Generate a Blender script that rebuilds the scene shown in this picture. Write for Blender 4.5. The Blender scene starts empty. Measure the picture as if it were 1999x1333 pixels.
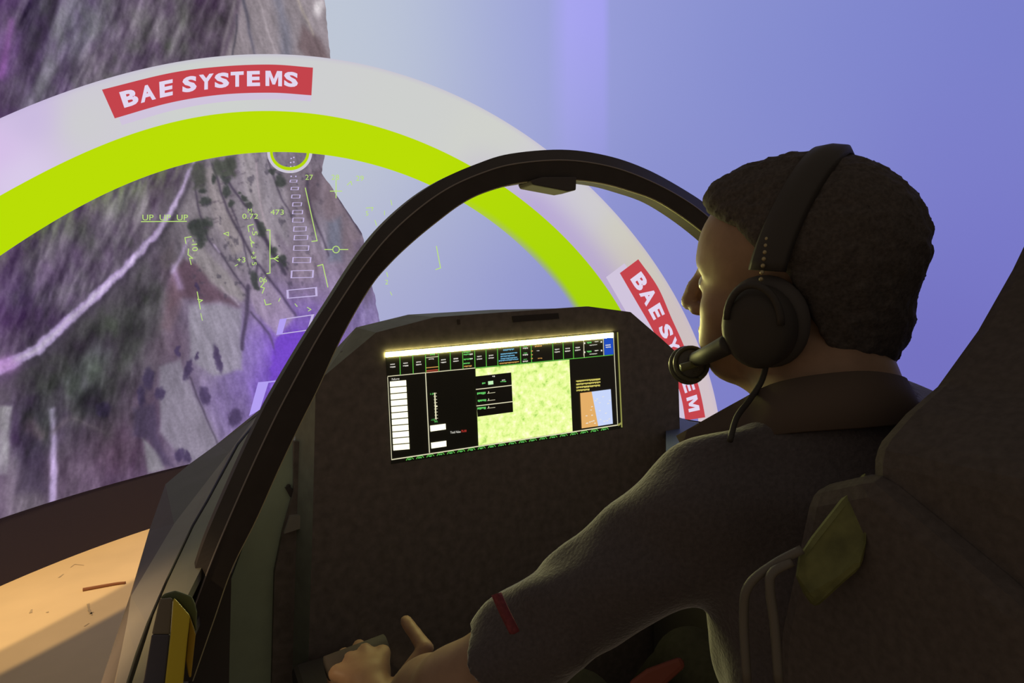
import bpy, bmesh, math, random
import numpy as np
from mathutils import Matrix, Vector

S = bpy.context.scene
COL = S.collection
random.seed(4)
rng = np.random.default_rng(7)

# ------------------------------------------------------------------ camera
F = 1300.0                                   # focal length for a 1999 px wide frame
EYE = 1.35                                   # lens height above the floor
def unit(v):
    v = np.asarray(v, float); return v / np.linalg.norm(v)
UPc = unit((-.0456, -.9955, -.0846))         # world up / right / forward seen from the lens
D1c = np.array((2611., -219., 1300.)); D1c = unit(D1c - UPc * (D1c @ UPc))
FWc = np.cross(UPc, D1c)
M = np.stack([D1c, FWc, UPc])                # lens -> world
ORG = np.array((0., 0., EYE))
cam_data = bpy.data.cameras.new('camera')
cam_data.sensor_width = 36.0
cam_data.lens = 36.0 * F / 1999.0
cam_data.clip_start = .02
cam = bpy.data.objects.new('camera', cam_data)
COL.objects.link(cam)
R = np.eye(4)
R[:3, 0] = M[:, 0]; R[:3, 1] = -M[:, 1]; R[:3, 2] = -M[:, 2]; R[:3, 3] = ORG
cam.matrix_world = Matrix(R.tolist())
S.camera = cam

# ------------------------------------------------------------------ light
S.view_settings.view_transform = 'Standard'
S.view_settings.look = 'None'
S.view_settings.exposure = 0.0
S.view_settings.gamma = 1.0
S.view_settings.use_curve_mapping = False
world = bpy.data.worlds.new('hall'); S.world = world
world.use_nodes = True
bg = world.node_tree.nodes['Background']
bg.inputs[0].default_value = (1.0, .82, .66, 1)
bg.inputs[1].default_value = .14
def spot(name, loc, aim, energy, angle, blend, color, size):
    l = bpy.data.lights.new(name, 'SPOT')
    l.energy = energy; l.spot_size = math.radians(angle); l.spot_blend = blend
    l.color = color; l.shadow_soft_size = size
    o = bpy.data.objects.new(name, l); COL.objects.link(o)
    o.location = loc
    o.rotation_euler = (Vector(aim) - Vector(loc)).to_track_quat('-Z', 'Y').to_euler()
    return o
WARM = (1.0, .70, .36)
def flood(name, loc, p, q, energy, half, blend):
    """added wide lamp over the floor whose beam edge runs along the line p-q"""
    loc, p, q = (np.asarray(x, float) for x in (loc, p, q))
    m = unit((p + q) / 2 - loc); n = unit(np.cross(p - loc, q - loc))
    if n[0] > 0: n = -n
    h = math.radians(half)
    return spot(name, loc, loc + m * math.cos(h) + n * math.sin(h), energy, 2 * half, blend, WARM, .02)
flood('added_floor_light', (-.95, 3.35, 3.3), (-.728, 3.17, 0), (-.304, 3.615, 0), 200, 66, .02)  # added unseen lamps; their beam edges stand in for shadow edges on the floor
flood('added_floor_light.001', (-.85, 3.15, 3.3), (-.69, 2.96, 0), (-.313, 3.31, 0), 165, 66, .02)
spot('added_deck_light', (-1.5, .1, 2.7), (-.17, .86, .90), 420, 11, 1.0, WARM, .08)  # added unseen spot that warms the near deck and latch

# ------------------------------------------------------------------ helpers
def ray(u, v):
    u = np.asarray(u, float); v = np.asarray(v, float)
    c = np.stack([(u - 999.5) / F, (v - 666.5) / F, np.ones_like(u)], -1)
    return c @ M.T
def W(u, v, s): return ray(u, v) * np.asarray(s, float)[..., None] + ORG
def onY(u, v, Y):
    d = ray(u, v); return d * (Y / d[..., 1])[..., None] + ORG
def onZ(u, v, z):
    d = ray(u, v); return d * (z / d[..., 2])[..., None] + ORG
def pix(P):
    c = (np.asarray(P, float) - ORG) @ M
    return c[..., 0] / c[..., 2] * F + 999.5, c[..., 1] / c[..., 2] * F + 666.5
def lin(c):
    c = np.asarray(c, float)
    if c.max() > 1.001: c = c / 255.0
    return np.where(c <= .04045, c / 12.92, ((c + .055) / 1.055) ** 2.4)

MATS = {}
def mat(name, rgb, rough=.6, metal=0., noise=0., nscale=40., bump=0., spec=.5):
    if name in MATS: return MATS[name]
    m = bpy.data.materials.new(name); m.use_nodes = True
    nt = m.node_tree; b = nt.nodes['Principled BSDF']
    b.inputs['Roughness'].default_value = rough
    b.inputs['Metallic'].default_value = metal
    b.inputs['Specular IOR Level'].default_value = spec
    b.inputs['Base Color'].default_value = (*rgb, 1)
    if noise or bump:
        tc = nt.nodes.new('ShaderNodeTexCoord'); n = nt.nodes.new('ShaderNodeTexNoise')
        n.inputs['Scale'].default_value = nscale; n.inputs['Detail'].default_value = 5
        nt.links.new(tc.outputs['Object'], n.inputs['Vector'])
        if noise:
            r = nt.nodes.new('ShaderNodeValToRGB')
            r.color_ramp.elements[0].position = .3; r.color_ramp.elements[1].position = .7
            r.color_ramp.elements[0].color = (*[max(0, c * (1 - noise)) for c in rgb], 1)
            r.color_ramp.elements[1].color = (*[min(1, c * (1 + noise)) for c in rgb], 1)
            nt.links.new(n.outputs[0], r.inputs[0]); nt.links.new(r.outputs[0], b.inputs['Base Color'])
        if bump:
            bn = nt.nodes.new('ShaderNodeBump'); bn.inputs['Strength'].default_value = bump
            bn.inputs['Distance'].default_value = .003
            nt.links.new(n.outputs[0], bn.inputs['Height']); nt.links.new(bn.outputs[0], b.inputs['Normal'])
    MATS[name] = m
    return m
def emit(name, rgb255, k=1.0):
    if name in MATS: return MATS[name]
    m = bpy.data.materials.new(name); m.use_nodes = True
    nt = m.node_tree; nt.nodes.clear()
    o = nt.nodes.new('ShaderNodeOutputMaterial'); e = nt.nodes.new('ShaderNodeEmission')
    e.inputs[0].default_value = (*lin(np.array(rgb255, float) / 255), 1); e.inputs[1].default_value = k
    nt.links.new(e.outputs[0], o.inputs[0]); MATS[name] = m
    return m
def emit_attr(name, grain=0., gscale=300.):
    if name in MATS: return MATS[name]
    m = bpy.data.materials.new(name); m.use_nodes = True
    nt = m.node_tree; nt.nodes.clear()
    o = nt.nodes.new('ShaderNodeOutputMaterial'); e = nt.nodes.new('ShaderNodeEmission')
    a = nt.nodes.new('ShaderNodeAttribute'); a.attribute_name = 'picture'
    if grain:
        tc = nt.nodes.new('ShaderNodeTexCoord'); n = nt.nodes.new('ShaderNodeTexNoise')
        n.inputs['Scale'].default_value = gscale; n.inputs['Detail'].default_value = 3
        nt.links.new(tc.outputs['Object'], n.inputs['Vector'])
        mr = nt.nodes.new('ShaderNodeMapRange')
        mr.inputs[1].default_value = .3; mr.inputs[2].default_value = .7
        mr.inputs[3].default_value = 1 - grain; mr.inputs[4].default_value = 1 + grain
        nt.links.new(n.outputs[0], mr.inputs[0]); nt.links.new(mr.outputs[0], e.inputs[1])
    nt.links.new(a.outputs['Color'], e.inputs[0]); nt.links.new(e.outputs[0], o.inputs[0]); MATS[name] = m
    return m

BASE = {}
def obj(name, verts, faces, m, parent=None, origin=None, smooth=False, cols=None, bevel=0.):
    """one mesh object; vertices come in world coordinates"""
    verts = np.asarray(verts, float).reshape(-1, 3)
    if parent is not None: base = BASE[parent.name]
    elif origin is not None: base = np.asarray(origin, float)
    else: base = np.array([(verts[:, 0].min() + verts[:, 0].max()) / 2, (verts[:, 1].min() + verts[:, 1].max()) / 2, verts[:, 2].min()])
    me = bpy.data.meshes.new(name)
    if isinstance(faces, np.ndarray) and faces.ndim == 2:
        n, k = faces.shape
        me.vertices.add(len(verts)); me.vertices.foreach_set('co', (verts - base).astype(np.float32).ravel())
        me.loops.add(n * k); me.loops.foreach_set('vertex_index', faces.astype(np.int32).ravel())
        me.polygons.add(n); me.polygons.foreach_set('loop_start', np.arange(0, n * k, k, dtype=np.int32))
        me.update(calc_edges=True)
    else:
        me.from_pydata((verts - base).tolist(), [], [list(map(int, f)) for f in faces]); me.update()
    if cols is not None:
        at = me.color_attributes.new('picture', 'FLOAT_COLOR', 'POINT')
        c4 = np.ones((len(verts), 4), np.float32); c4[:, :3] = cols
        at.data.foreach_set('color', c4.ravel())
    if smooth and not isinstance(faces, np.ndarray):
        b_ = bmesh.new(); b_.from_mesh(me); bmesh.ops.recalc_face_normals(b_, faces=b_.faces); b_.to_mesh(me); b_.free()
    me.materials.append(m)
    if smooth: me.polygons.foreach_set('use_smooth', np.ones(len(me.polygons), bool))
    o = bpy.data.objects.new(name, me); COL.objects.link(o)
    if parent is not None:
        o.parent = parent; o.location = (0, 0, 0)
    else: o.location = base
    BASE[o.name] = base
    if bevel:
        b = o.modifiers.new('edge', 'BEVEL'); b.width = bevel; b.segments = 2; b.limit_method = 'ANGLE'
    return o
def tag(o, label, cat, group=None):
    o['label'] = label; o['category'] = cat
    if group: o['group'] = group
    return o
def thing(name, loc, label, cat, group=None):
    o = bpy.data.objects.new(name, None); COL.objects.link(o); o.location = loc
    o.empty_display_size = .05
    BASE[o.name] = np.asarray(loc, float)
    return tag(o, label, cat, group)

class MB:
    def __init__(s): s.v = []; s.f = []; s.n = 0
    def add(s, v, f):
        v = np.asarray(v, float).reshape(-1, 3)
        s.f += [[i + s.n for i in q] for q in f]; s.v.append(v); s.n += len(v); return s
    def build(s, name, m, parent=None, **k): return obj(name, np.concatenate(s.v), s.f, m, parent, **k)
def prism(poly, vec):
    p = np.asarray(poly, float); n = len(p)
    v = np.concatenate([p, p + np.asarray(vec, float)])
    f = [list(range(n)), list(range(2 * n - 1, n - 1, -1))] + [[i, i + n, (i + 1) % n + n, (i + 1) % n] for i in range(n)]
    return v, f
def strip(a, b):
    a = np.asarray(a); b = np.asarray(b); n = len(a)
    return np.concatenate([a, b]), [[i, i + 1, n + i + 1, n + i] for i in range(n - 1)]
def box(c, size, axes=None):
    ax = np.eye(3) if axes is None else np.asarray(axes, float)
    h = np.asarray(size, float) / 2
    v = [np.asarray(c, float) + ax[0] * h[0] * i + ax[1] * h[1] * j + ax[2] * h[2] * k for i in (-1, 1) for j in (-1, 1) for k in (-1, 1)]
    return v, [[0, 1, 3, 2], [4, 6, 7, 5], [0, 4, 5, 1], [2, 3, 7, 6], [0, 2, 6, 4], [1, 5, 7, 3]]
def tube(pts, rad, n=10):
    pts = np.asarray(pts, float); r = np.broadcast_to(np.asarray(rad, float), (len(pts),))
    t = np.gradient(pts, axis=0); t /= np.linalg.norm(t, axis=1)[:, None] + 1e-9
    ref = np.array((0, 0, 1.)) if abs(t[0][2]) < .9 else np.array((1., 0, 0))
    v = []; a = unit(np.cross(t[0], ref))
    for i in range(len(pts)):
        a = unit(a - t[i] * (a @ t[i])); b = np.cross(t[i], a)
        for k in range(n):
            w = 2 * math.pi * k / n
            v.append(pts[i] + r[i] * (a * math.cos(w) + b * math.sin(w)))
    f = [[i * n + k, i * n + (k + 1) % n, (i + 1) * n + (k + 1) % n, (i + 1) * n + k] for i in range(len(pts) - 1) for k in range(n)]
    f += [list(range(n))[::-1], [(len(pts) - 1) * n + k for k in range(n)]]
    return v, f
def catmull(p, n):
    p = np.asarray(p, float)
    P = np.concatenate([[2 * p[0] - p[1]], p, [2 * p[-1] - p[-2]]])
    t = np.linspace(0, len(p) - 1 - 1e-6, n); i = t.astype(int); t = (t - i)[:, None]
    a, b, c, d = P[i], P[i + 1], P[i + 2], P[i + 3]
    return .5 * (2 * b + (c - a) * t + (2 * a - 5 * b + 4 * c - d) * t ** 2 + (3 * b - a - 3 * c + d) * t ** 3)
def ball(c, r, nu=16, nv=10, axes=None):
    ax = np.eye(3) if axes is None else np.asarray(axes, float)
    r = np.broadcast_to(np.asarray(r, float), (3,)); v = []
    for j in range(nv + 1):
        for i in range(nu):
            a, b = math.pi * j / nv, 2 * math.pi * i / nu
            q = np.array((math.sin(a) * math.cos(b), math.sin(a) * math.sin(b), math.cos(a))) * r
            v.append(np.asarray(c, float) + q @ ax)
    return v, [[j * nu + i, (j + 1) * nu + i, (j + 1) * nu + (i + 1) % nu, j * nu + (i + 1) % nu] for j in range(nv) for i in range(nu)]

_TXT = {}
def glyphs(text, bold=0.):
    """triangulated lettering: unit = cap height, origin at baseline left"""
    key = (text, bold)
    if key in _TXT: return _TXT[key]
    cu = bpy.data.curves.new('lettering', 'FONT'); cu.body = text; cu.resolution_u = 3
    cu.offset = bold; cu.space_character = 1.0 + bold * 4
    o = bpy.data.objects.new('lettering', cu); COL.objects.link(o)
    bpy.context.view_layer.update()
    me = bpy.data.meshes.new_from_object(o.evaluated_get(bpy.context.evaluated_depsgraph_get()))
    v = np.array([q.co[:] for q in me.vertices])[:, :2]; f = [list(p.vertices) for p in me.polygons]
    bpy.data.objects.remove(o); bpy.data.curves.remove(cu); bpy.data.meshes.remove(me)
    v = v - v.min(0); v = v / v[:, 1].max()
    _TXT[key] = (v, f)
    return v, f

# ------------------------------------------------------------------ the setting: floor and black plinth under the screen
CX, CY, CR = None, None, None
zs = -EYE + EYE * .2424                       # bottom of the screen, relative to the lens
Zbot = EYE + zs
pa, pb, pc = onZ(0, 1012, zs)[:2], onZ(360, 908, zs)[:2], onZ(1345, 822, zs)[:2]
A_ = np.array([2 * (pb - pa), 2 * (pc - pa)]); B_ = np.array([pb @ pb - pa @ pa, pc @ pc - pa @ pa])
CC = np.linalg.solve(A_, B_); CR = np.linalg.norm(pa - CC)
def onC(u, v, off=0.):
    """where a line of sight meets the cylinder of the screen"""
    d = ray(u, v); r = CR - off
    a = (d[..., :2] ** 2).sum(-1); b = -(d[..., :2] @ CC); c = CC @ CC - r * r
    t = (-b + np.sqrt(np.maximum(b * b - a * c, 0))) / a
    return d * t[..., None] + ORG
ctr_dir = math.atan2(*(onC(1000, 600)[:2] - CC)[::-1])
A0, A1 = ctr_dir + math.radians(86), ctr_dir - math.radians(98)     # left rim, right rim
a_left = math.atan2(*(onC(-52.4, 900)[:2] - CC)[::-1]);
if a_left < 0: a_left += 2 * math.pi
A0 = a_left
def cyl(a, z, off=0.):
    a = np.asarray(a, float)
    return np.stack([CC[0] + (CR - off) * np.cos(a), CC[1] + (CR - off) * np.sin(a), np.broadcast_to(z, a.shape)], -1)

fl = obj('floor', [(-6, -4, 0), (6, -4, 0), (6, 8, 0), (-6, 8, 0)], [[0, 1, 2, 3]],
         mat('pale_floor', (.84, .64, .36), .75, noise=.07, nscale=2.2, spec=.25))
fl['kind'] = 'structure'
ang = np.linspace(A0, A1, 90)
v, f = strip(cyl(ang, 0.), cyl(ang, Zbot)); v2, f2 = strip(cyl(ang, Zbot), cyl(ang, Zbot, -.12)); v3, f3 = strip(cyl(ang, Zbot, -.12), cyl(ang, 0, -.12))
mb = MB().add(v, f).add(v2, f2).add(v3, f3)
wl = mb.build('baseboard_front', mat('black_drape', (.055, .047, .06), .95, spec=.1)); wl['kind'] = 'structure'

# ------------------------------------------------------------------ the projected picture
def rbf(ctrl, u, v, p=2.6, soft=40.):
    c = np.array(ctrl, float); num = np.zeros(np.shape(u) + (3,)); den = np.zeros(np.shape(u))
    for x, y, r, g, b in c:
        w = 1 / ((u - x) ** 2 + (v - y) ** 2 + soft ** 2) ** (p / 2)
        num += w[..., None] * np.array((r, g, b)); den += w
    return num / den[..., None] / 255
SKY = [(650, 30, 196, 206, 214), (800, 60, 185, 196, 217), (950, 60, 168, 180, 215), (1050, 60, 152, 160, 218), (1130, 40, 150, 150, 226),
       (1250, 60, 138, 147, 208), (1450, 80, 130, 140, 207), (1700, 80, 125, 133, 206), (1950, 80, 120, 126, 202), (1300, 220, 138, 146, 208),
       (1500, 200, 128, 134, 206), (1850, 300, 122, 124, 202), (1950, 500, 118, 118, 200), (1850, 720, 112, 108, 190), (1780, 700, 112, 108, 190),
       (1290, 330, 134, 140, 205), (1330, 520, 122, 126, 198), (1400, 740, 118, 118, 196), (720, 320, 200, 206, 212), (700, 400, 195, 200, 210), (820, 450, 178, 184, 212),
       (800, 560, 160, 165, 208), (950, 560, 142, 146, 205), (1050, 580, 132, 136, 202), (900, 440, 168, 174, 212), (1230, 400, 132, 136, 205), (1120, 170, 158, 160, 228),
       (1010, 160, 160, 170, 216), (780, 150, 190, 200, 215), (660, 620, 170, 160, 210)]
def sky(u, v):
    c = rbf(SKY + [(700, 140, 198, 206, 213), (640, 230, 200, 207, 213), (720, 20, 196, 205, 214), (640, 380, 200, 206, 212)], u, v, 3.4, 200)
    band = np.clip((u - 1068) / 40, 0, 1) * np.clip((1192 - u) / 14, 0, 1) * np.clip(1.1 - v / 420, 0, 1)
    return np.clip(c + band[..., None] * np.array((12, 4, 22)) / 255, 0, 1)

TOP = EYE + 2.35
na, nz = 420, 90
aa, zz = np.meshgrid(np.linspace(A0, A1, na), np.linspace(Zbot, TOP, nz), indexing='ij')
P = cyl(aa.ravel(), zz.ravel())
u, v = pix(P)
idx = np.arange(na * nz).reshape(na, nz)
quads = np.stack([idx[:-1, :-1], idx[1:, :-1], idx[1:, 1:], idx[:-1, 1:]], -1).reshape(-1, 4)
screen = obj('projection_screen', P, quads, emit_attr('screen_sky'), origin=(CC[0], CC[1], Zbot),
             cols=lin(sky(np.clip(u, 600, 1999), np.clip(v, 0, 860))), smooth=True)
tag(screen, 'wide curved projection screen showing hazy sky, brown terrain and large hoops', 'screen')
v_, f_ = strip(cyl(ang, TOP), cyl(ang, Zbot)); v_ = np.asarray(v_)
vb, fb = strip(cyl(ang, TOP, -.05), cyl(ang, Zbot, -.05)); vt, ft = strip(cyl(ang, TOP, -.001), cyl(ang, TOP, -.05))
MB().add(vb, fb).add(vt, ft).build('screen_backing', mat('backing_black', (.03, .03, .03), .9), screen)

# -- terrain, painted with numpy into vertex colours of a fine grid
def vnoise(x, y, seed=0):
    r = np.random.default_rng(seed).random((257, 257))
    xi, yi = np.floor(x).astype(int), np.floor(y).astype(int); fx, fy = x - xi, y - yi
    fx, fy = fx * fx * (3 - 2 * fx), fy * fy * (3 - 2 * fy)
    g = lambda i, j: r[i % 256, j % 256]
    return (g(xi, yi) * (1 - fx) + g(xi + 1, yi) * fx) * (1 - fy) + (g(xi, yi + 1) * (1 - fx) + g(xi + 1, yi + 1) * fx) * fy
def fbm(x, y, seed=0, o=4): return sum(vnoise(x * 2 ** k, y * 2 ** k, seed + k) / 2 ** k for k in range(o)) / (2 - 2 ** (1 - o)) - .5
def segd(u, v, a, b):
    ax, ay = a; dx, dy = b[0] - ax, b[1] - ay
    t = np.clip(((u - ax) * dx + (v - ay) * dy) / (dx * dx + dy * dy + 1e-9), 0, 1)
    return np.hypot(u - ax - t * dx, v - ay - t * dy), t
def m_poly(u, v, poly, soft=4.):
    n = len(poly); d = np.full(u.shape, 1e9); ins = np.zeros(u.shape, bool)
    for i in range(n):
        a, b = poly[i], poly[(i + 1) % n]
        d = np.minimum(d, segd(u, v, a, b)[0])
        c = ((a[1] > v) != (b[1] > v)) & (u < (b[0] - a[0]) * (v - a[1]) / (b[1] - a[1] + 1e-9) + a[0])
        ins ^= c
    return 1 / (1 + np.exp(-np.clip(np.where(ins, d, -d) / soft * 2.2, -30, 30)))
def m_line(u, v, pts, w0, w1, soft=2.):
    L = len(pts) - 1; m = np.zeros(u.shape)
    for i in range(L):
        d, t = segd(u, v, pts[i], pts[i + 1]); w = w0 + (w1 - w0) * (i + t) / L
        m = np.maximum(m, 1 / (1 + np.exp(np.clip((d - w / 2) / soft * 2.2, -30, 30))))
    return m
def m_ell(u, v, x, y, rx, ry, rot=0., soft=.25):
    c, s = math.cos(rot), math.sin(rot); dx, dy = u - x, v - y
    return 1 / (1 + np.exp(np.clip((np.hypot((dx * c + dy * s) / rx, (dy * c - dx * s) / ry) - 1) / soft * 2.2, -30, 30)))
TER = [(50, 60, 68, 54, 84), (8, 110, 100, 72, 125), (130, 60, 112, 105, 130), (300, 60, 92, 82, 98), (420, 50, 78, 65, 84), (40, 180, 78, 66, 92), (200, 130, 104, 92, 112),
       (560, 50, 140, 128, 142), (100, 520, 92, 78, 104), (200, 470, 102, 92, 110), (300, 430, 98, 90, 102), (60, 640, 78, 64, 90), (20, 570, 82, 68, 100), (250, 650, 82, 78, 86),
       (150, 760, 80, 70, 88), (60, 850, 68, 58, 80), (130, 930, 92, 74, 98), (230, 880, 96, 72, 98), (300, 800, 96, 74, 102), (330, 680, 108, 88, 112), (420, 680, 142, 132, 158), (450, 560, 136, 122, 142),
       (480, 500, 142, 132, 146), (400, 420, 136, 126, 138), (520, 400, 150, 140, 154), (600, 400, 118, 104, 120), (650, 450, 124, 116, 138), (690, 520, 122, 106, 126),
       (600, 520, 132, 116, 134), (380, 830, 130, 118, 146), (480, 690, 140, 118, 188), (560, 690, 98, 58, 178), (600, 640, 112, 82, 172), (540, 770, 120, 84, 200), (720, 600, 132, 116, 172),
       (250, 970, 112, 86, 124), (20, 960, 118, 108, 122), (440, 800, 132, 112, 168), (530, 600, 138, 120, 160), (650, 560, 140, 122, 160)]
def terrain(u, v):
    wu = u + 10 * fbm(u / 40, v / 55, 50, 3); wv = v + 14 * fbm(u / 40, v / 60, 60, 3)
    c = rbf(TER, wu, wv, 3.2, 30)
    def put(m, col, k=1.):
        nonlocal c
        c = c * (1 - (m * k)[..., None]) + (m * k)[..., None] * np.array(col, float) / 255
    pol = lambda p, col, s=4., k=1.: put(m_poly(wu, wv, p, s), col, k)
    # wooded slope: streaks running down and left
    st = (u + .42 * v) / 15; sl = (v - .42 * u) / 75
    wood = m_poly(u, v, [(-80, -80), (470, -80), (430, 110), (370, 330), (300, 460), (180, 590), (-80, 760)], 14)
    n1 = fbm(st, sl, 11, 4)
    c = c + (wood * n1 * .34)[..., None] * np.array((1, .98, 1.0))
    st2 = (u + .08 * v) / 20; sl2 = v / 95
    n2 = fbm(st2, sl2, 21, 4)
    c = c + ((1 - wood) * n2 * .17)[..., None] * np.array((1, .95, 1.02))
    c = c + (fbm(u / 7, v / 14, 31, 2) * .07)[..., None]
    # upper slope
    put(m_line(wu, wv, [(132, -20), (110, 80), (84, 160), (50, 215)], 20, 30, 9), (136, 130, 150), .75)
    put(m_line(wu, wv, [(112, -20), (88, 60), (58, 120)], 24, 14, 7), (58, 46, 70), .8)
    put(m_line(wu, wv, [(22, 40), (14, 90), (2, 150)], 10, 14, 6), (148, 92, 172), .8)
    pol([(462, -20), (640, -20), (650, 120), (425, 112), (440, 60)], (150, 138, 150), 4, .9)
    put(m_line(wu, wv, [(470, -10), (450, 60), (432, 112)], 12, 6, 5), (92, 76, 100), .8)
    put(m_line(wu, wv, [(478, 0), (486, 60), (500, 112)], 7, 3, 3), (88, 84, 104), .9)
    put(m_line(wu, wv, [(462, 30), (452, 110)], 3, 3, 2), (70, 66, 84), .8)
    put(m_line(wu, wv, [(505, 0), (520, 50), (540, 112)], 4, 3, 3), (190, 176, 190), .7)
    put(m_line(wu, wv, [(540, 0), (556, 50), (562, 112)], 16, 22, 8), (122, 120, 142), .85)
    pol([(590, 50), (628, 80), (646, 118), (600, 116), (580, 90)], (112, 92, 100), 6, .85)
    put(m_line(wu, wv, [(580, 0), (612, 70)], 5, 3, 3), (178, 164, 160), .8)
    put(m_ell(u, v, 622, 14, 9, 16, .2, .6), (225, 216, 228), .9)
    # fields
    pol([(398, 333), (420, 321), (477, 482), (452, 500), (420, 430)], (152, 140, 150))
    pol([(464, 296), (499, 296), (511, 412), (566, 525), (533, 492), (490, 400)], (158, 147, 160))
    pol([(356, 470), (376, 450), (420, 505), (479, 578), (470, 590), (426, 566), (380, 520)], (146, 136, 146))
    pol([(367, 600), (400, 590), (470, 605), (474, 721), (418, 735), (372, 700)], (146, 138, 160))
    pol([(311, 716), (353, 702), (409, 832), (427, 868), (372, 905), (311, 842)], (138, 128, 152))
    pol([(279, 856), (316, 884), (325, 915), (288, 926)], (144, 136, 154))
    pol([(-40, 790), (23, 795), (14, 925), (-40, 945)], (152, 150, 158))
    pol([(500, 515), (575, 615), (540, 660), (500, 610), (486, 575)], (150, 134, 160))
    pol([(500, 300), (525, 300), (560, 395), (565, 480), (530, 440)], (146, 136, 152), 5, .8)
    pol([(630, 330), (660, 385), (706, 460), (700, 500), (640, 470), (628, 400)], (132, 112, 126), 8, .7)
    # woodland south of the road
    pol([(200, 595), (307, 493), (321, 563), (302, 660), (251, 707), (209, 680), (102, 753), (-40, 810), (-40, 765), (60, 720)], (76, 70, 80), 9, .8)
    pol([(120, 740), (190, 660), (215, 690), (190, 770), (130, 775)], (112, 110, 122), 9, .6)
    pol([(140, 765), (190, 750), (200, 815), (160, 810)], (58, 52, 66), 9, .8)
    pol([(30, 800), (80, 810), (90, 960), (30, 960)], (66, 54, 80), 12, .7)
    pol([(358, 507), (386, 516), (418, 558), (465, 600), (432, 590), (390, 586), (349, 585), (325, 605), (339, 535)], (96, 72, 90), 5, .9)
    pol([(330, 520), (352, 505), (352, 600), (330, 650), (312, 640)], (118, 92, 110), 7, .7)
    pol([(310, 500), (338, 470), (346, 512), (330, 545), (316, 560)], (92, 80, 92), 6, .8)
    pol([(222, 660), (240, 650), (236, 780), (214, 800)], (78, 66, 84), 7, .7)
    pol([(260, 800), (302, 786), (307, 846), (339, 910), (321, 905), (293, 860), (260, 850)], (80, 66, 98), 5, .9)
    pol([(593, 340), (628, 330), (622, 387), (609, 393), (614, 452), (596, 412)], (104, 88, 104), 5, .85)
    pol([(690, 470), (712, 470), (730, 560), (715, 600), (700, 560)], (98, 84, 112), 6, .6)
    pol([(636, 430), (664, 425), (668, 512), (640, 512)], (112, 116, 142), 7, .8)
    # roads
    road = [(378, 312), (359, 362), (332, 419), (302, 460), (242, 525), (186, 577), (116, 642), (70, 684), (-40, 738)]
    put(m_line(u, v, [(x + 5, y + 9) for x, y in road], 5, 24, 5), (66, 58, 74), .75)
    wob = 5 * fbm(u / 14, v / 14, 77, 3)
    put(m_line(u + wob, v + wob, road, 4, 24, 2.5), (176, 152, 208))
    put(m_line(u + wob, v + wob, road, 1, 9, 3), (206, 190, 222), .7)
    put(m_ell(u, v, 10, 712, 24, 15, 0, .6), (196, 140, 222), .7)
    put(m_line(wu, wv, [(102, 800), (107, 865), (101, 985)], 8, 15, 4), (182, 158, 212), .95)
    put(m_line(wu, wv, [(107, 845), (140, 815), (185, 835), (210, 850)], 8, 6, 6), (120, 102, 122), .7)
    put(m_line(wu, wv, [(60, 830), (80, 845)], 26, 20, 9), (126, 102, 124), .7)
    put(m_line(u, v, [(352, 560), (338, 520)], 12, 8, 5), (178, 150, 206), .6)
    put(m_line(u, v, [(336, 530), (352, 504), (366, 470)], 7, 5, 3), (176, 154, 200), .8)
    # hedges and tracks
    H = (70, 60, 82)
    for p, w in (([(414, 321), (433, 374), (455, 431), (483, 482), (502, 513), (498, 560)], 4.5), ([(442, 346), (464, 378), (496, 419), (511, 456), (533, 488), (562, 522)], 5),
                 ([(379, 356), (392, 415), (407, 466), (439, 510), (481, 570)], 3.2), ([(524, 315), (552, 393), (571, 428)], 2.2), ([(483, 560), (481, 611), (474, 680)], 8),
                 ([(489, 611), (524, 655), (540, 700)], 4), ([(505, 513), (540, 560), (574, 614)], 5), ([(372, 735), (409, 832), (424, 870)], 2.2), ([(452, 400), (470, 450), (483, 520)], 3),
                 ([(500, 430), (520, 470), (556, 530)], 7), ([(660, 384), (685, 424), (706, 458)], 4), ([(596, 340), (612, 420), (640, 500)], 3)):
        put(m_line(wu, wv, p, w, w, 2.2), H, .85)
    put(m_line(u, v, [(499, 300), (503, 360), (511, 412), (520, 450)], 2.5, 2.5, 1.5), (178, 158, 176), .8)
    put(m_line(u, v, [(418, 478), (428, 492)], 3, 3, 2), (196, 176, 214), .8)
    put(m_line(wu, wv, [(430, 560), (465, 596)], 2.5, 2.5, 2), (172, 156, 176), .7)
    # trees
    wu = wu + 9 * fbm(u / 9, v / 9, 120, 3); wv = wv + 12 * fbm(u / 9, v / 10, 130, 3)
    T = (64, 68, 68)
    pol([(414, 315), (458, 300), (461, 337), (445, 348), (420, 343)], (72, 76, 70), 4, .9)
    pol([(374, 320), (400, 316), (402, 372), (378, 366)], (76, 78, 74), 5, .85)
    for x, y, a, b in ((403, 395, 11, 7), (407, 437, 11, 9), (389, 447, 19, 18), (393, 470, 9, 14), (380, 436, 12, 8), (444, 371, 8, 13), (452, 400, 6, 8), (480, 387, 7, 7), (488, 401, 7, 7),
                       (548, 354, 9, 13), (533, 337, 6, 6), (511, 444, 9, 14), (496, 541, 10, 14), (499, 559, 7, 9), (398, 375, 7, 6), (440, 350, 10, 8), (535, 487, 8, 9), (552, 510, 8, 10), (470, 375, 5, 5), (418, 350, 5, 7)):
        put(m_ell(wu, wv, x, y, a, b), T, .9)
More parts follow.
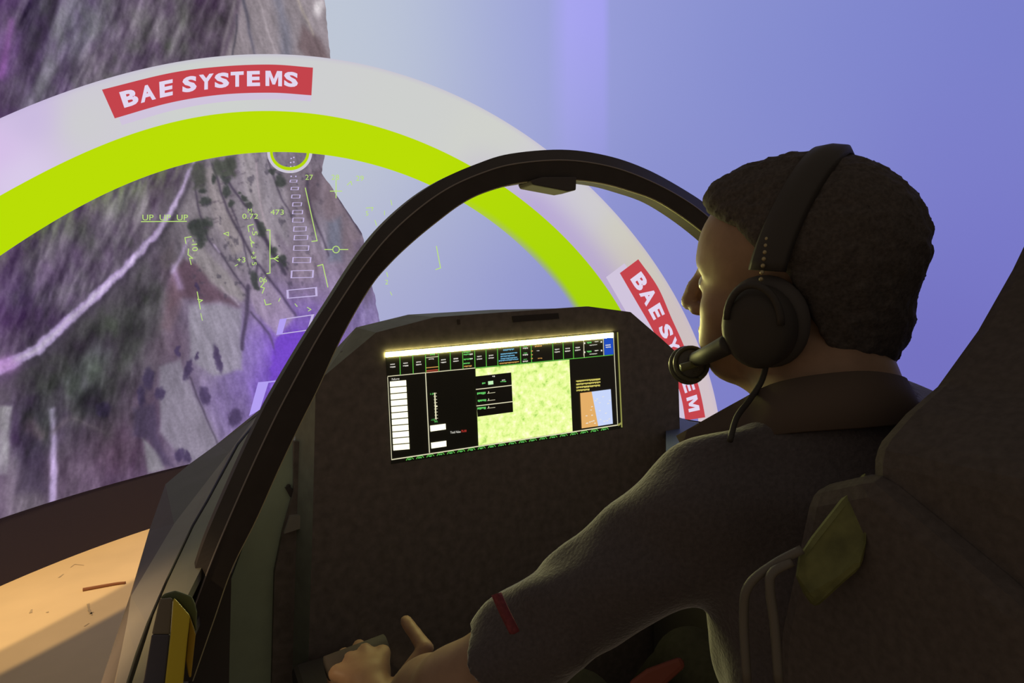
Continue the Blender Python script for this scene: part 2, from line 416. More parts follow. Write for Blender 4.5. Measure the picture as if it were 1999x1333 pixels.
    for x, y, a, b, r in ((291, 737, 11, 22, 0), (314, 770, 10, 14, 0), (279, 775, 9, 22, 0), (400, 772, 10, 18, -.2), (425, 702, 7, 24, -.25), (346, 688, 5, 10, 0), (369, 720, 7, 22, .3),
                          (386, 695, 4, 9, 0), (460, 815, 12, 17, .1), (350, 890, 9, 12, 0), (365, 893, 7, 11, 0), (383, 560, 4, 12, -.3), (200, 800, 16, 14, 0)):
        put(m_ell(wu, wv, x, y, a, b, r), (72, 58, 96), .9)
    for k in range(26):                                       # posts along the hedges
        x, y = [(404, 400), (452, 372), (474, 400), (430, 390)][k % 4]; x += rng.uniform(-14, 14); y += rng.uniform(-60, 60)
        put(m_line(u, v, [(x, y), (x + 8, y - 3)], 2, 2, 1.2), (84, 72, 90), .6)
    # canopy and soil relief: broken light and dark, drawn out along the line of flight
    dark = m_poly(u, v, [(60, 730), (310, 495), (350, 520), (300, 660), (240, 800), (150, 830), (60, 900), (-80, 960), (-80, 780)], 30)
    dk2 = m_poly(u, v, [(150, 800), (330, 700), (290, 960), (60, 1100), (-80, 1100), (60, 860)], 40)
    r1 = fbm((u + .25 * v) / 11, v / 34, 141, 4); r2 = fbm((u - .3 * v) / 9, v / 40, 151, 4); r3 = fbm(u / 26, v / 60, 161, 3)
    g = (dark * (r1 * .9 + r3 * .5) + dk2 * (1 - dark) * (r1 * .45 + r3 * .35) + wood * (r1 * .55 + r3 * .35) + (1 - wood) * (1 - dark) * (1 - dk2) * r2 * .32)
    c = c * np.clip(1 + g, .45, 1.7)[..., None]
    tint = fbm(u / 30, v / 45, 171, 3)[..., None] * (wood + dark)[..., None]
    c = c + tint * np.array((.02, .10, -.03))
    spots_ = np.clip((fbm(u / 10, v / 12, 181, 3) - .16) * 9, 0, 1) * (1 - wood) * m_poly(u, v, [(420, 310), (640, 310), (600, 560), (470, 600), (340, 560)], 20)
    put(spots_, (72, 66, 84), .55)
    gl_ = wood * np.exp(-np.clip(np.abs(v - np.interp(u, [-50, 89, 185, 330, 495], [530, 440, 389, 330, 299])) / 26, 0, 9)) * np.clip(r1 * 3 + .5, 0, 1)
    put(gl_, (120, 160, 50), .30)
    low_ = m_poly(u, v, [(40, 740), (230, 600), (300, 560), (290, 760), (230, 860), (40, 860)], 40)
    c = c * (1 - .22 * low_[..., None]) * (1 + low_[..., None] * np.array((-.02, .05, -.03)))
    # purple spill over the runway
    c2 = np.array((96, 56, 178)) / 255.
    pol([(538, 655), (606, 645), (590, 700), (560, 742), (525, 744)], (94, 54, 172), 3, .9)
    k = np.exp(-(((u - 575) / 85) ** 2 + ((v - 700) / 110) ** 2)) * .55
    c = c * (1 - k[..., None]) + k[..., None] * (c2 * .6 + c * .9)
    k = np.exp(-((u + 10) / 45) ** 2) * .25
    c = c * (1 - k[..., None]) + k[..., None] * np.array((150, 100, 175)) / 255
    mean_ = c.mean(-1, keepdims=True); c = mean_ + (c - mean_) * .92
    return np.clip(c * np.array((.985, .99, .96)), 0, 1)
EDGE = np.array([(-60, 634), (0, 634), (114, 646), (200, 644), (302, 634), (337, 628), (378, 656), (422, 685), (456, 707), (557, 727), (625, 741), (700, 752), (1100, 760)], float)
nu, nv = 420, 700
vv = np.linspace(-340, 1040, nv); xe = np.interp(vv, EDGE[:, 0], EDGE[:, 1]) + 2.5 * (vnoise(vv / 9, vv * 0, 91) - .5)
tt = np.linspace(0, 1, nu)
uu = -52 + (xe[None, :] + 52) * tt[:, None]; VV = np.broadcast_to(vv[None, :], uu.shape)
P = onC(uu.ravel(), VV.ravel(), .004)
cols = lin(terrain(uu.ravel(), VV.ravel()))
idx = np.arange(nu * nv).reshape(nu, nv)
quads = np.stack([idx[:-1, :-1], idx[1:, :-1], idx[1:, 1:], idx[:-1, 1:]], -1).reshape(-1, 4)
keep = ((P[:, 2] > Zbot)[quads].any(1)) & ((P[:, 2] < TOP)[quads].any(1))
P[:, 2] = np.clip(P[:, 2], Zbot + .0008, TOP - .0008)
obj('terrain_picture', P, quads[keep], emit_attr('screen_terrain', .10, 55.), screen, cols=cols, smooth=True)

# -- the big hoop: three boundary curves in polar form round its centre
RC = np.array((560., 830.))
def polar_fit(pts, deg=6):
    p = np.array(pts, float) - RC
    return np.polyfit(np.arctan2(p[:, 0], -p[:, 1]), np.hypot(p[:, 0], p[:, 1]), deg)
fo = polar_fit([(0, 231), (80, 197), (165, 168), (330, 122), (478, 107), (570, 108), (660, 117), (740, 134), (880, 176), (1020, 260), (1059, 291), (1160, 372), (1238, 459), (1285, 522), (1309, 560), (1361, 672), (1401, 801), (1408, 850)])
fm = polar_fit([(0, 383), (80, 337), (165, 297), (330, 243), (495, 218), (580, 218), (660, 226), (740, 246), (810, 274), (915, 329), (997, 372), (1056, 420), (1124, 482), (1156, 522), (1209, 602), (1262, 720), (1290, 850)])
fi = polar_fit([(0, 500), (89, 440), (185, 389), (330, 330), (495, 299), (580, 297), (660, 304), (740, 325), (831, 360), (910, 399), (978, 447), (1051, 516), (1090, 556), (1118, 600), (1170, 720), (1195, 850)])
def pol_pt(th, r): return RC[0] + r * np.sin(th), RC[1] - r * np.cos(th)
def clip_screen(name, P, quads, m, cols=None, par=screen):
    keep = (P[:, 2] > Zbot + .002)[quads].all(1)
    return obj(name, P, quads[keep], m, par, cols=cols)
th = np.linspace(math.radians(-64.5), math.radians(95), 320)
def ring(name, f_out, f_in, nr, off, colour):
    ro, ri = np.polyval(f_out, th), np.polyval(f_in, th)
    k = np.linspace(0, 1, nr)
    r = ro[:, None] * (1 - k) + ri[:, None] * k
    x, y = pol_pt(th[:, None], r)
    T, K = np.broadcast_to(th[:, None], r.shape).ravel(), np.broadcast_to(k[None, :], r.shape).ravel()
    P = onC(x.ravel(), y.ravel(), off); idx = np.arange(r.size).reshape(r.shape)
    q = np.stack([idx[:-1, :-1], idx[1:, :-1], idx[1:, 1:], idx[:-1, 1:]], -1).reshape(-1, 4)
    ok = (x.ravel() > -52)[q].all(1)
    return clip_screen(name, P, q[ok], emit_attr('screen_hoop'), lin(np.clip(colour(x.ravel(), y.ravel(), T, K), 0, 1)))
def c_white(x, y, T, K):
    c = rbf([(0, 300, 214, 190, 232), (60, 230, 202, 186, 224), (40, 340, 218, 205, 234), (160, 240, 206, 206, 208), (400, 200, 206, 210, 206), (600, 160, 206, 207, 208), (800, 220, 206, 208, 206),
             (950, 280, 208, 210, 204), (1080, 370, 206, 202, 216), (1150, 420, 206, 204, 210), (1200, 450, 206, 204, 192), (1240, 500, 204, 198, 186), (1330, 640, 204, 190, 190), (1380, 780, 210, 194, 200)], x, y, 3, 40)
    right = np.clip((T - .55) / .3, 0, 1)
    lav = right * np.exp(-((K - .95) / .38) ** 2) * .6
    edge = np.clip(1 - K / .07, 0, 1) * .35
    c = c * (1 - lav[:, None]) + lav[:, None] * np.array((172, 150, 214)) / 255
    return c * (1 - edge[:, None]) + edge[:, None] * np.array((190, 176, 214)) / 255
def c_green(x, y, T, K):
    base = np.array((185, 221, 6.)) / 255; far = np.array((160, 208, 12.)) / 255
    k = np.clip((T - .5) / .9, 0, 1)[:, None]
    c = base * (1 - k) + far * k
    soft = np.clip((T - .6) / .5, 0, 1) * np.clip((K - .80) / .2, 0, 1)
    return c * (1 - soft[:, None]) + soft[:, None] * sky(x, y)
fm_g = fm.copy()
ring('white_hoop', fo, fm, 24, .008, c_white)
fi_soft = fi
ring('green_hoop', fm, fi, 24, .012, c_green)

# -- the small hoop further along the course
def half_ring(name, rx0, ry0, rx1, ry1, off, m):
    t = np.linspace(-.02, math.pi + .02, 60)
    o_, i_ = (565.5 + rx0 * np.cos(t), 297 + ry0 * np.sin(t)), (565.5 + rx1 * np.cos(t), 297 + ry1 * np.sin(t))
    v, f = strip(onC(*o_, off), onC(*i_, off)); obj(name, v, f, m, screen)
half_ring('small_white_hoop', 44, 41, 38, 35, .006, emit('hoop_white', (205, 200, 214)))
half_ring('small_green_hoop', 38.5, 35.5, 33, 29, .007, emit('hoop_green', (180, 216, 12)))

# -- course markers on the ground: white frames
mk = MB()
def frame_px(c4, t, sides=1.):
    c4 = np.array(c4, float); cen = c4.mean(0)
    w = np.linalg.norm(c4[1] - c4[0]); h = np.linalg.norm(c4[3] - c4[0])
    kx, ky = 1 - 2 * t * sides / w, 1 - 2 * t / max(h, 1)
    e1, e2 = (c4[1] - c4[0] + c4[2] - c4[3]) / 4, (c4[3] - c4[0] + c4[2] - c4[1]) / 4
    inn = np.array([cen - e1 * kx - e2 * ky, cen + e1 * kx - e2 * ky, cen + e1 * kx + e2 * ky, cen - e1 * kx + e2 * ky])
    pts = np.concatenate([c4, inn])
    obj('course_marker', onC(pts[:, 0], pts[:, 1], .006), [[i, (i + 1) % 4, 4 + (i + 1) % 4, 4 + i] for i in range(4)], emit('marker_white', (196, 182, 226)), screen)
for q in ([(546, 623), (614, 613), (603, 645), (539, 654)], [(559, 566), (619, 560), (620, 578), (560, 583)], [(568, 528), (613, 527), (612, 542), (567, 543)],
          [(571, 502), (608, 502), (607, 513), (570, 513)], [(573, 479), (604, 479), (603, 489), (572, 489)], [(574, 459), (602, 459), (601, 468), (573, 469)],
          [(573, 442), (599, 442), (598, 451), (572, 452)], [(571, 425), (594, 425), (593, 434), (570, 434)], [(571, 410), (592, 410), (591, 418), (570, 418)],
          [(571, 395), (590, 395), (589, 402), (570, 403)], [(569, 380), (587, 380), (586, 387), (568, 387)], [(568, 365), (584, 365), (583, 371), (567, 371)], [(566, 351), (581, 351), (580, 356), (565, 356)]):
    w = q[1][0] - q[0][0]
    frame_px(q, max(.9, w / 34), 2.4)
for x, y in ((567, 343), (576, 343), (566, 333), (574, 333), (566, 324), (573, 324), (566, 316), (572, 315), (567, 308), (572, 306)):
    mk.add(onC(np.array((x, x + 3, x + 3, x)), np.array((y, y, y + 2.5, y + 2.5)), .006), [[0, 1, 2, 3]])
mk.build('course_dot', emit('marker_white', (196, 182, 226)), screen)['kind'] = 'stuff'
for q in ([(546, 623), (560, 621), (551, 652), (539, 654)], [(504, 746), (525, 744), (507, 800), (486, 812)], [(525, 744), (550, 741), (548, 744), (524, 747)]):
    q = np.array(q, float); obj('marker_bar', onC(q[:, 0], q[:, 1], .008), [[0, 1, 2, 3]], emit('marker_violet', (178, 158, 242)), screen)

# -- red banners with white lettering, each with its pale ghost
def banner(name, top, bot, s0, s1, t0, t1, off, ghost):
    n = 90; T_, B_ = catmull(top, n), catmull(bot, n)
    arc = np.concatenate([[0], np.cumsum(np.linalg.norm(np.diff((T_ + B_) / 2, axis=0), axis=1))]); arc /= arc[-1]
    def at(s, t):
        a = np.stack([np.interp(s, arc, T_[:, k]) for k in (0, 1)], -1); b = np.stack([np.interp(s, arc, B_[:, k]) for k in (0, 1)], -1)
        return a + (b - a) * np.asarray(t)[..., None]
    s = np.linspace(0, 1, n); a, b = at(s, np.zeros(n)), at(s, np.ones(n))
    ga, gb = at(s * ghost[3], np.zeros(n)), at(s * ghost[3], np.ones(n)); gv, gf = strip(onC(ga[:, 0] + ghost[0], ga[:, 1] + ghost[1], off - .004), onC(gb[:, 0] + ghost[0], gb[:, 1] + ghost[1], off - .004))
    clip_screen(name + '_ghost', gv, np.array(gf), emit('ghost_' + name, ghost[2]))
    rv, rf = strip(onC(a[:, 0], a[:, 1], off), onC(b[:, 0], b[:, 1], off))
    ban = clip_screen(name, rv, np.array(rf), emit('banner_red', (196, 68, 76)))
    for ch, cx_, wd in LETTERS:
        if ch == 'M': g, f = np.array([(0, 0), (0, 1), (.30, 1), (.5, .46), (.70, 1), (1, 1), (1, 0), (.77, 0), (.77, .64), (.58, .10), (.42, .10), (.23, .64), (.23, 0)], float), [[0, 1, 2, 11], [0, 11, 12], [2, 3, 10, 11], [3, 9, 10], [3, 4, 8, 9], [4, 5, 6, 8], [6, 7, 8]]
        else: g, f = glyphs(ch, .045)
        gx = (g[:, 0] / g[:, 0].max() - .5) * wd
        q = at(s0 + (cx_ - .108 + gx) * s1, t1 + (t0 - t1) * g[:, 1] / g[:, 1].max())
        Pq = onC(q[:, 0], q[:, 1], off + .003)
        if Pq[:, 2].min() > Zbot + .004: obj('letter', Pq, f, emit('banner_white', (226, 214, 238)), ban)
LETTERS = [(c, .5 + (x - 410) / 418. * 1.0, w / 412.) for c, x, w in (('B', 246, 33), ('A', 283, 33), ('E', 322, 27), ('S', 370, 29), ('Y', 404, 30), ('S', 436, 29), ('T', 467, 26), ('E', 500, 26), ('M', 541, 33), ('S', 576, 28))]
banner('red_banner', [(199, 175), (330, 143), (429, 130), (528, 126), (611, 132)], [(224, 231), (330, 201), (429, 185), (528, 181), (608, 186)], .108, 1.0, .22, .76, .018,
       (14, 13, (208, 196, 220), .962))
banner('red_banner', [(1246, 506), (1284, 560), (1311, 621), (1336, 677), (1363, 751), (1377, 816), (1384, 870), (1386, 900)],
       [(1210, 533), (1243, 590), (1272, 640), (1300, 696), (1327, 765), (1338, 822), (1344, 870), (1347, 900)], .09, .90, .2, .76, .018, (-27, 8, (196, 150, 196), 1.))

# -- head-up symbols: thin yellow-green strokes and figures
hs = MB()
def stroke(pts, w=1.7):
    p = np.array(pts, float)
    for a, b in zip(p[:-1], p[1:]):
        d = unit(b - a) ; nrm = np.array((-d[1], d[0])) * w / 2
        q = np.array([a - d * w / 2 + nrm, b + d * w / 2 + nrm, b + d * w / 2 - nrm, a - d * w / 2 - nrm])
        hs.add(onC(q[:, 0], q[:, 1], .022), [[0, 1, 2, 3]])
def circ(x, y, r): stroke([(x + r * math.cos(t), y + r * math.sin(t)) for t in np.linspace(0, 2 * math.pi, 13)], 1.6)
stroke([(276, 432.5), (364, 432)])
stroke([(596, 367), (619, 470), (609, 471)]); stroke([(620, 519), (630, 516), (640, 560)]); stroke([(634, 487), (648, 487)]); stroke([(664, 487), (679, 487)]); circ(656, 487, 6.5)
stroke([(656, 352), (656, 386)]); stroke([(645, 373), (667, 373)]); stroke([(678, 361), (685, 354), (687, 361)], 1.4)
stroke([(521, 449), (527, 449), (527, 533), (521, 534)]); stroke([(528, 505), (543, 503)]); stroke([(543, 499), (535, 505), (543, 510)])
stroke([(373, 462), (361, 464), (363, 475)]); stroke([(368, 486), (367, 497), (376, 504), (370, 504), (373, 516)])
stroke([(385, 570), (391, 603)]); stroke([(386, 584), (395, 586), (389, 590)]); stroke([(392, 612), (395, 625)], 1.3)
stroke([(437, 456), (446, 453), (446, 460), (437, 456)], 1.4)
stroke([(494, 438), (484, 441), (486, 452)]); stroke([(488, 462), (490, 470), (496, 474), (490, 474), (492, 482)]); stroke([(459, 519), (464, 516)], 1.4)
stroke([(515, 545), (515, 553), (509, 560), (516, 562), (512, 572)]); stroke([(516, 585), (519, 595), (529, 593)]); stroke([(544, 588), (547, 582)], 1.3)
stroke([(852, 481), (860, 523), (851, 526)]); stroke([(715, 406), (728, 405), (726, 411)], 1.4); stroke([(763, 391), (765, 400)], 1.4); stroke([(732, 430), (735, 440)], 1.4)
stroke([(600, 600), (607, 604), (602, 607)], 1.4); stroke([(576, 593), (580, 598)], 1.4)
stroke([(755, 532), (757, 540)], 1.4); stroke([(766, 495), (772, 498)], 1.4); stroke([(762, 570), (765, 576)], 1.3)
hs.build('head_up_mark', emit('symbol_green', (188, 226, 120)), screen)['kind'] = 'stuff'
ht = MB()
def put_text(s, x, y, h, w=None, rot=0.):
    g, f = glyphs(s); k = h; gx = g[:, 0] * k
    if w: gx = gx * (w / gx.max())
    gy = -g[:, 1] * k; c, sn = math.cos(rot), math.sin(rot)
    ht.add(onC(x + gx * c - gy * sn, y + gx * sn + gy * c, .022), f)
put_text('UP  UP  UP', 278, 430, 11, 89)
put_text('27', 596, 351, 10, 15); put_text('28', 647, 351, 10, 15); put_text('29', 695, 353, 10, 15)
put_text('M', 484, 415, 8); put_text('0.72', 473, 427, 10, 31); put_text('473', 528, 419, 10, 26)
put_text('-10', 373, 468, 11, 23, 1.45); put_text('-5', 491, 445, 10, 15, 1.45); put_text('+3', 463, 512, 10, 16); put_text('+3 5', 490, 490, 9, 28, 1.5); put_text('06', 506, 551, 10, 15)
put_text('5', 714, 421, 9); put_text('1', 750, 420, 9); put_text('2', 752, 555, 9); put_text('9', 766, 505, 8)
ht.build('head_up_figure', MATS['symbol_green'], screen)['kind'] = 'stuff'

# ------------------------------------------------------------------ cockpit shell
PX = lambda L: (np.array([p[0] for p in L], float), np.array([p[1] for p in L], float))
MID = .575                                     # centre plane of the cockpit
shell = thing('cockpit_shell', (MID, 1.2, 0), 'dark grey faceted simulator cockpit body standing on the pale floor before the screen', 'cockpit')
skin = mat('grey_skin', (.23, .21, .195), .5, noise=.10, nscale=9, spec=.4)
skin_shade = mat('shaded_skin', (.10, .088, .098), .5, noise=.1, nscale=9, spec=.3)  # darker copy of the skin: shade of the outer facet put into its colour
stripm = mat('olive_strip', (.17, .165, .12), .5, noise=.1, nscale=12)
deckm = mat('olive_deck', (.48, .60, .44), .55, noise=.1, nscale=12, spec=.4)
blackm = mat('matt_black', (.085, .076, .074), .75, spec=.25)
def mir(P):
    P = np.array(P, float).copy(); P[:, 0] = 2 * MID - P[:, 0]; return P
E = PX([(506, 800), (422, 868), (368, 907), (323, 945), (291, 1036), (254, 1162), (226, 1245), (197, 1333), (150, 1480)])
E = np.concatenate([onZ(E[0][:1], E[1][:1], -.36), onZ(E[0][1:], E[1][1:], -.42)])
C_ = PX([(503, 808), (470, 852), (448, 882), (400, 944), (340, 1022), (256, 1163), (248, 1215), (236, 1275), (190, 1480)])
C_ = onZ(C_[0], C_[1], -.375)
G_ = PX([(502, 818), (482, 842), (462, 866), (402, 977), (374, 1025), (323, 1133), (286, 1216), (264, 1276), (200, 1480)])
G_ = onZ(G_[0], G_[1], -.36)
def sheet(name, a, b, m, drop=(0, 0, -.012), side=1):
    a, b = np.asarray(a), np.asarray(b)
    v, f = strip(a, b); n = len(v); v = np.concatenate([v, v + np.asarray(drop)])
    h = n // 2; loop = list(range(h)) + list(range(n - 1, h - 1, -1))
    ff = f + [[i + n for i in q[::-1]] for q in f] + [[loop[i], loop[(i + 1) % n], loop[(i + 1) % n] + n, loop[i] + n] for i in range(n)]
    return obj(name, v, ff, m, shell)
for flip in (0, 1):
    g = (lambda P: mir(P)) if flip else (lambda P: np.asarray(P))
    sheet('outer_facet', g(E), g(C_), skin_shade)
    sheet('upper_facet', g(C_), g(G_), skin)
    low = np.asarray(g(E)).copy(); low[:, 2] = 0.0; low[:, 0] += (-.06 if flip else .06)
    sheet('side_skirt', g(E), low, skin, drop=((-.012 if flip else .012), 0, 0))
    sl_ = PX([(503, 822), (466, 869), (406, 980), (378, 1028), (327, 1136), (300, 1200), (230, 1420)]); sr_ = PX([(530, 822), (490, 912), (440, 1024), (400, 1095), (360, 1175), (330, 1240), (280, 1420)])
    sheet('sill_strip', g(onZ(*sl_, -.362)), g(onZ(*sr_, -.35)), stripm)
    ba, bb = np.asarray(g(C_)).copy(), np.asarray(g(onZ(*sr_, -.36))).copy()
    ba = ba[[0, 2, 3, 4, 5, 6, 8]]; ba[:, 2] = EYE - .41; bb[:, 2] = EYE - .41
    sheet('sill_bed', ba, bb, blackm)
# bulkhead plates either side of the panel
bk = PX([(571, 848), (574, 955), (566, 985), (552, 1040), (536, 1120), (528, 1333), (528, 1440), (395, 1440), (425, 1240), (440, 1160), (500, 1000)])
bkp = onY(*bk, 1.24)
MB().add(*prism(bkp, (0, .012, 0))).build('bulkhead_plate', deckm, shell)
MB().add(*prism(mir(bkp), (0, .012, 0))).build('bulkhead_plate', deckm, shell)
br = PX([(557, 953), (566, 950), (574, 958), (574, 972), (566, 970)])
MB().add(*prism(onY(*br, 1.232), (0, .01, 0))).build('bracket', blackm, shell)
MB().add(*ball(onY(563, 949, 1.236), .004, 8, 6)).build('bolt', blackm, shell)
iw = PX([(452, 1110), (447, 1333), (447, 1440), (330, 1440), (372, 1330)])
MB().add(*prism(onY(*iw, 1.02), (0, .012, 0))).build('side_liner', blackm, shell)
co = PX([(1300, 806), (1330, 816), (1368, 829), (1402, 842), (1410, 885), (1300, 885)])
MB().add(*prism(onZ(*co, -.345), (0, 0, -.02))).build('coaming', mat('coaming_blue_lit', (.11, .14, .24), .5), shell)  # blue base colour stands in for the screen's light on the plate
# nose, tub floor and consoles
nose = np.array([(E[0][0], E[0][1], E[0][2]), (2 * MID - E[0][0], E[0][1], E[0][2]), (2 * MID - E[0][0] - .05, E[0][1] + .25, EYE - .45), (E[0][0] + .05, E[0][1] + .25, EYE - .45)])
MB().add(*prism(nose, (0, 0, -.25))).build('nose_cap', skin, shell)
nd = np.array([(G_[0][0], G_[0][1], G_[0][2] - .02), (2 * MID - G_[0][0], G_[0][1], G_[0][2] - .02), (2 * MID - .19, 1.26, EYE - .37), (.19, 1.26, EYE - .37)])
MB().add(*prism(nd, (0, 0, -.02))).build('nose_deck', skin, shell)
MB().add(*box((MID, .95, .26), (.84, 1.5, .03))).build('tub_floor', blackm, shell)
for sx in (-1, 1):
    MB().add(*box((MID + sx * .385, .80, .50), (.13, .72, .44))).build('side_console', blackm, shell, bevel=.01)

# ------------------------------------------------------------------ windscreen arch
arch = thing('windscreen_arch', (MID, .96, EYE - .5), 'black curved windscreen arch rising over the instrument panel in front of the person', 'arch')
pairs = [(300, 1330, 375, 1330), (340, 1220, 415, 1215), (374, 1130, 452, 1110), (402, 1048, 500, 1013), (455, 925, 545, 912), (500, 828, 585, 828), (531, 768, 619, 760), (590, 668, 669, 652),
         (640, 590, 722, 560), (690, 512, 761, 513), (740, 447, 804, 472), (800, 391, 850, 434), (860, 351, 900, 397), (930, 320, 947, 374), (996, 300, 1010, 357), (1098, 292, 1090, 349),
         (1186, 304, 1165, 355), (1264, 331, 1225, 370), (1342, 374, 1290, 395), (1389, 408, 1368, 449), (1450, 470, 1425, 505), (1520, 560, 1482, 590), (1600, 690, 1555, 715), (1680, 840, 1630, 860), (1760, 1000, 1710, 1015)]
pp = catmull(pairs, 150)
Oo, Ii = pp[:, :2], pp[:, 2:]
Hh = Oo + .36 * (Ii - Oo)
pO, pH, pI = onY(Oo[:, 0], Oo[:, 1], .952), onY(Hh[:, 0], Hh[:, 1], .934), onY(Ii[:, 0], Ii[:, 1], .940)
dpt = np.array((0, .036, 0))
def loft(rows, closed=True):
    rows = [np.asarray(r) for r in rows]; n = len(rows[0]); k = len(rows)
    v = np.concatenate(rows); f = []
    for j in range(k if closed else k - 1):
        a, b = j * n, ((j + 1) % k) * n
        f += [[a + i, a + i + 1, b + i + 1, b + i] for i in range(n - 1)]
    if closed: f += [[j * n for j in range(k)], [j * n + n - 1 for j in range(k)][::-1]]
    return v, f
archm = mat('arch_black', (.052, .044, .041), .5, noise=.1, nscale=30, spec=.3)
MB().add(*loft([pH, pI, pI + dpt, pO + dpt * .7, pO])).build('arch_band', archm, arch)
glintm = mat('arch_glint', (.30, .27, .25), .3, spec=.6)
MB().add(*tube(pH + np.array((0, -.0005, 0)), .0011, 6)).build('edge_glint', glintm, arch)  # pale line painting the highlight along the arch ridge
MB().add(*tube(pI + np.array((0, .002, 0)), .0018, 6)).build('inner_glint', mat('inner_glint', (.55, .52, .30), .35, spec=.6), arch)  # yellowish line painting the display's reflection on the inner edge
cl = PX([(1036, 352), (1060, 345), (1126, 345), (1125, 371), (1108, 374), (1040, 361)])
MB().add(*prism(onY(*cl, .928), (0, .045, 0))).build('mirror_clip', blackm, arch, bevel=.002)

# ------------------------------------------------------------------ instrument panel with its wide display
YP = 1.178
panel = thing('instrument_panel', (MID, YP, EYE - .6), 'black hooded instrument panel holding the wide lit display, behind the arch', 'panel')
panm = mat('panel_black', (.20, .172, .158), .7, noise=.2, nscale=60, spec=.3)
hoodm = mat('hood_grey', (.26, .29, .24), .6, noise=.12, nscale=40, spec=.35)
front = [(598, 1420), (611, 1000), (616, 762), (631, 735), (734, 649), (849, 619), (960, 611), (1149, 598), (1231, 609), (1290, 660), (1323, 690), (1328, 870), (1335, 1420)]
back = [(560, 1420), (572, 1000), (578, 800), (600, 740), (695, 639), (797, 614), (960, 604.5)]
pf = onY(*PX(front), YP); pbk = np.concatenate([onY(*PX(back), YP + .057), pf[7:] + np.array((0, .057, -.004))])
MB().add(*prism(pf, (0, .012, 0))).build('panel_face', panm, panel)
v, f = strip(pf, pbk)
MB().add(v, f).add([p + np.array((0, 0, 0)) for p in pbk], [list(range(len(pbk)))]).build('hood', hoodm, panel)
lp = PX([(574, 862), (574, 960), (552, 1040), (536, 1120), (528, 1440), (1450, 1440), (1345, 866)])
MB().add(*prism(onY(*lp, YP + .045), (0, .015, 0))).build('lower_panel', panm, panel)
gc = PX([(566, 1008), (594, 1005), (592, 1030), (555, 1042)])
MB().add(*prism(onY(*gc, YP + .035), (0, .012, 0))).build('console_corner', mat('corner_grey', (.34, .33, .30), .5), panel)
sl2 = PX([(1000, 617), (1090, 611), (1092, 622), (1002, 629)])
MB().add(*prism(onY(*sl2, YP - .002), (0, .006, 0))).build('cover_plate', mat('plate_dark', (.034, .026, .022), .5), panel)
MB().add(*prism(onY(*PX([(893, 624), (898, 623), (899, 633), (894, 634)]), YP - .002), (0, .004, 0))).build('latch_pin', mat('pin_brown', (.07, .05, .04), .4), panel)
MB().add(*ball(onY(667, 690, YP + .03) + np.array((-.0, -.004, .002)), .004, 8, 6)).build('screw', mat('screw_grey', (.2, .2, .19), .3, .6), panel)
lm = emit('lit_yellow', (236, 206, 60), 1.0)
yb = MB()
for a in ([(594, 1188), (610, 1184), (610, 1186.5), (594, 1190.5)], [(596, 1195), (611, 1191), (611, 1193.5), (596, 1197.5)]):
    yb.add(*prism(onY(*PX(a), YP + .040), (0, .006, 0)))
yb.build('lit_bar', lm, panel)

def Dp(x, y, off=0.): return onY(730 + np.asarray(x, float) * .25513, 630 + np.asarray(y, float) * .25513, YP - .0004 - off)
def flat(mbs, q, off):
    q = np.array(q, float); mbs.add(Dp(q[:, 0], q[:, 1], off), [list(range(len(q)))])
disp = MB().add(*prism(Dp(*PX([(88, 222), (1866, 66), (1900, 806), (130, 1082)]), 0.), (0, .02, 0))).build('display', mat('display_glass', (.05, .05, .045), .25, spec=.5), panel)
lines, wlines, white, dark, blue, redm_, ytx, gtx, wtx = [MB() for _ in range(9)]
top_y = lambda x: 262 - (x - 92) * 150 / 1738.
row_y = lambda x: 410 - (x - 105) * 165 / 1725.
bot_y = lambda x: 1045 - (x - 135) * 265 / 1730.
def rule(mbs, a, b, w, off=.0012):
    a, b = np.array(a, float), np.array(b, float); d = unit(b - a); n = np.array((-d[1], d[0])) * w / 2
    flat(mbs, [a + n, b + n, b - n, a - n], off)
w1 = MB(); flat(w1, [(92, 228), (1830, 78), (1830, 112), (92, 262)], .001)
w1.build('status_bar', emit('display_white', (255, 247, 150), 135.0), disp)
for x in (198, 297, 394, 493, 583, 678, 770, 857, 945, 1120, 1203, 1368, 1447, 1524): rule(lines, (x, top_y(x) + 3), (x + 4, row_y(x)), 5)
for x in (1605, 1755): rule(wlines, (x, top_y(x)), (x + 4, row_y(x)), 4)
rule(wlines, (105, row_y(105)), (775, row_y(775)), 5); rule(lines, (775, row_y(775)), (1830, row_y(1830)), 5)
rule(wlines, (395, row_y(395)), (425, 995), 6); rule(wlines, (135, 1047), (1866, 782), 7); rule(wlines, (1840, 250), (1866, 785), 4)
rule(wlines, (105, 415), (136, 1050), 4); rule(wlines, (1832, 80), (1840, 250), 4)
rule(lines, (1606, row_y(1606)), (1755, row_y(1755) + 0), 4)
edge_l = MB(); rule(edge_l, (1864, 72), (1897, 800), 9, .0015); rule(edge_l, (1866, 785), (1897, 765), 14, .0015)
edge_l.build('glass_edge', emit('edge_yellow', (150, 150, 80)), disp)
for i in range(11):
    x0, y0 = 122 + i * 2.5, 450 + i * 48.6; x1 = x0 + 124
    lb = MB(); flat(lb, [(x0, y0), (x1, y0 - 11), (x1 + 2, y0 + 30), (x0 + 2, y0 + 41)], .0012)
    lb.build('list_box', emit('box_white', (255, 250, 215), 1.5), disp)
for q in ([(430, 787), (548, 772), (551, 815), (433, 832)], [(437, 918), (553, 902), (555, 945), (440, 962)]):
    lb = MB(); flat(lb, q, .0012); lb.build('value_box', MATS['box_white'], disp)
rule(wlines, (465, 535), (475, 740), 9)
for k in range(9): rule(wlines, (456 + k * 1.3, 540 + k * 24), (480 + k * 1.3, 538 + k * 24), 3)
rule(wlines, (472, 640), (486, 638), 10)
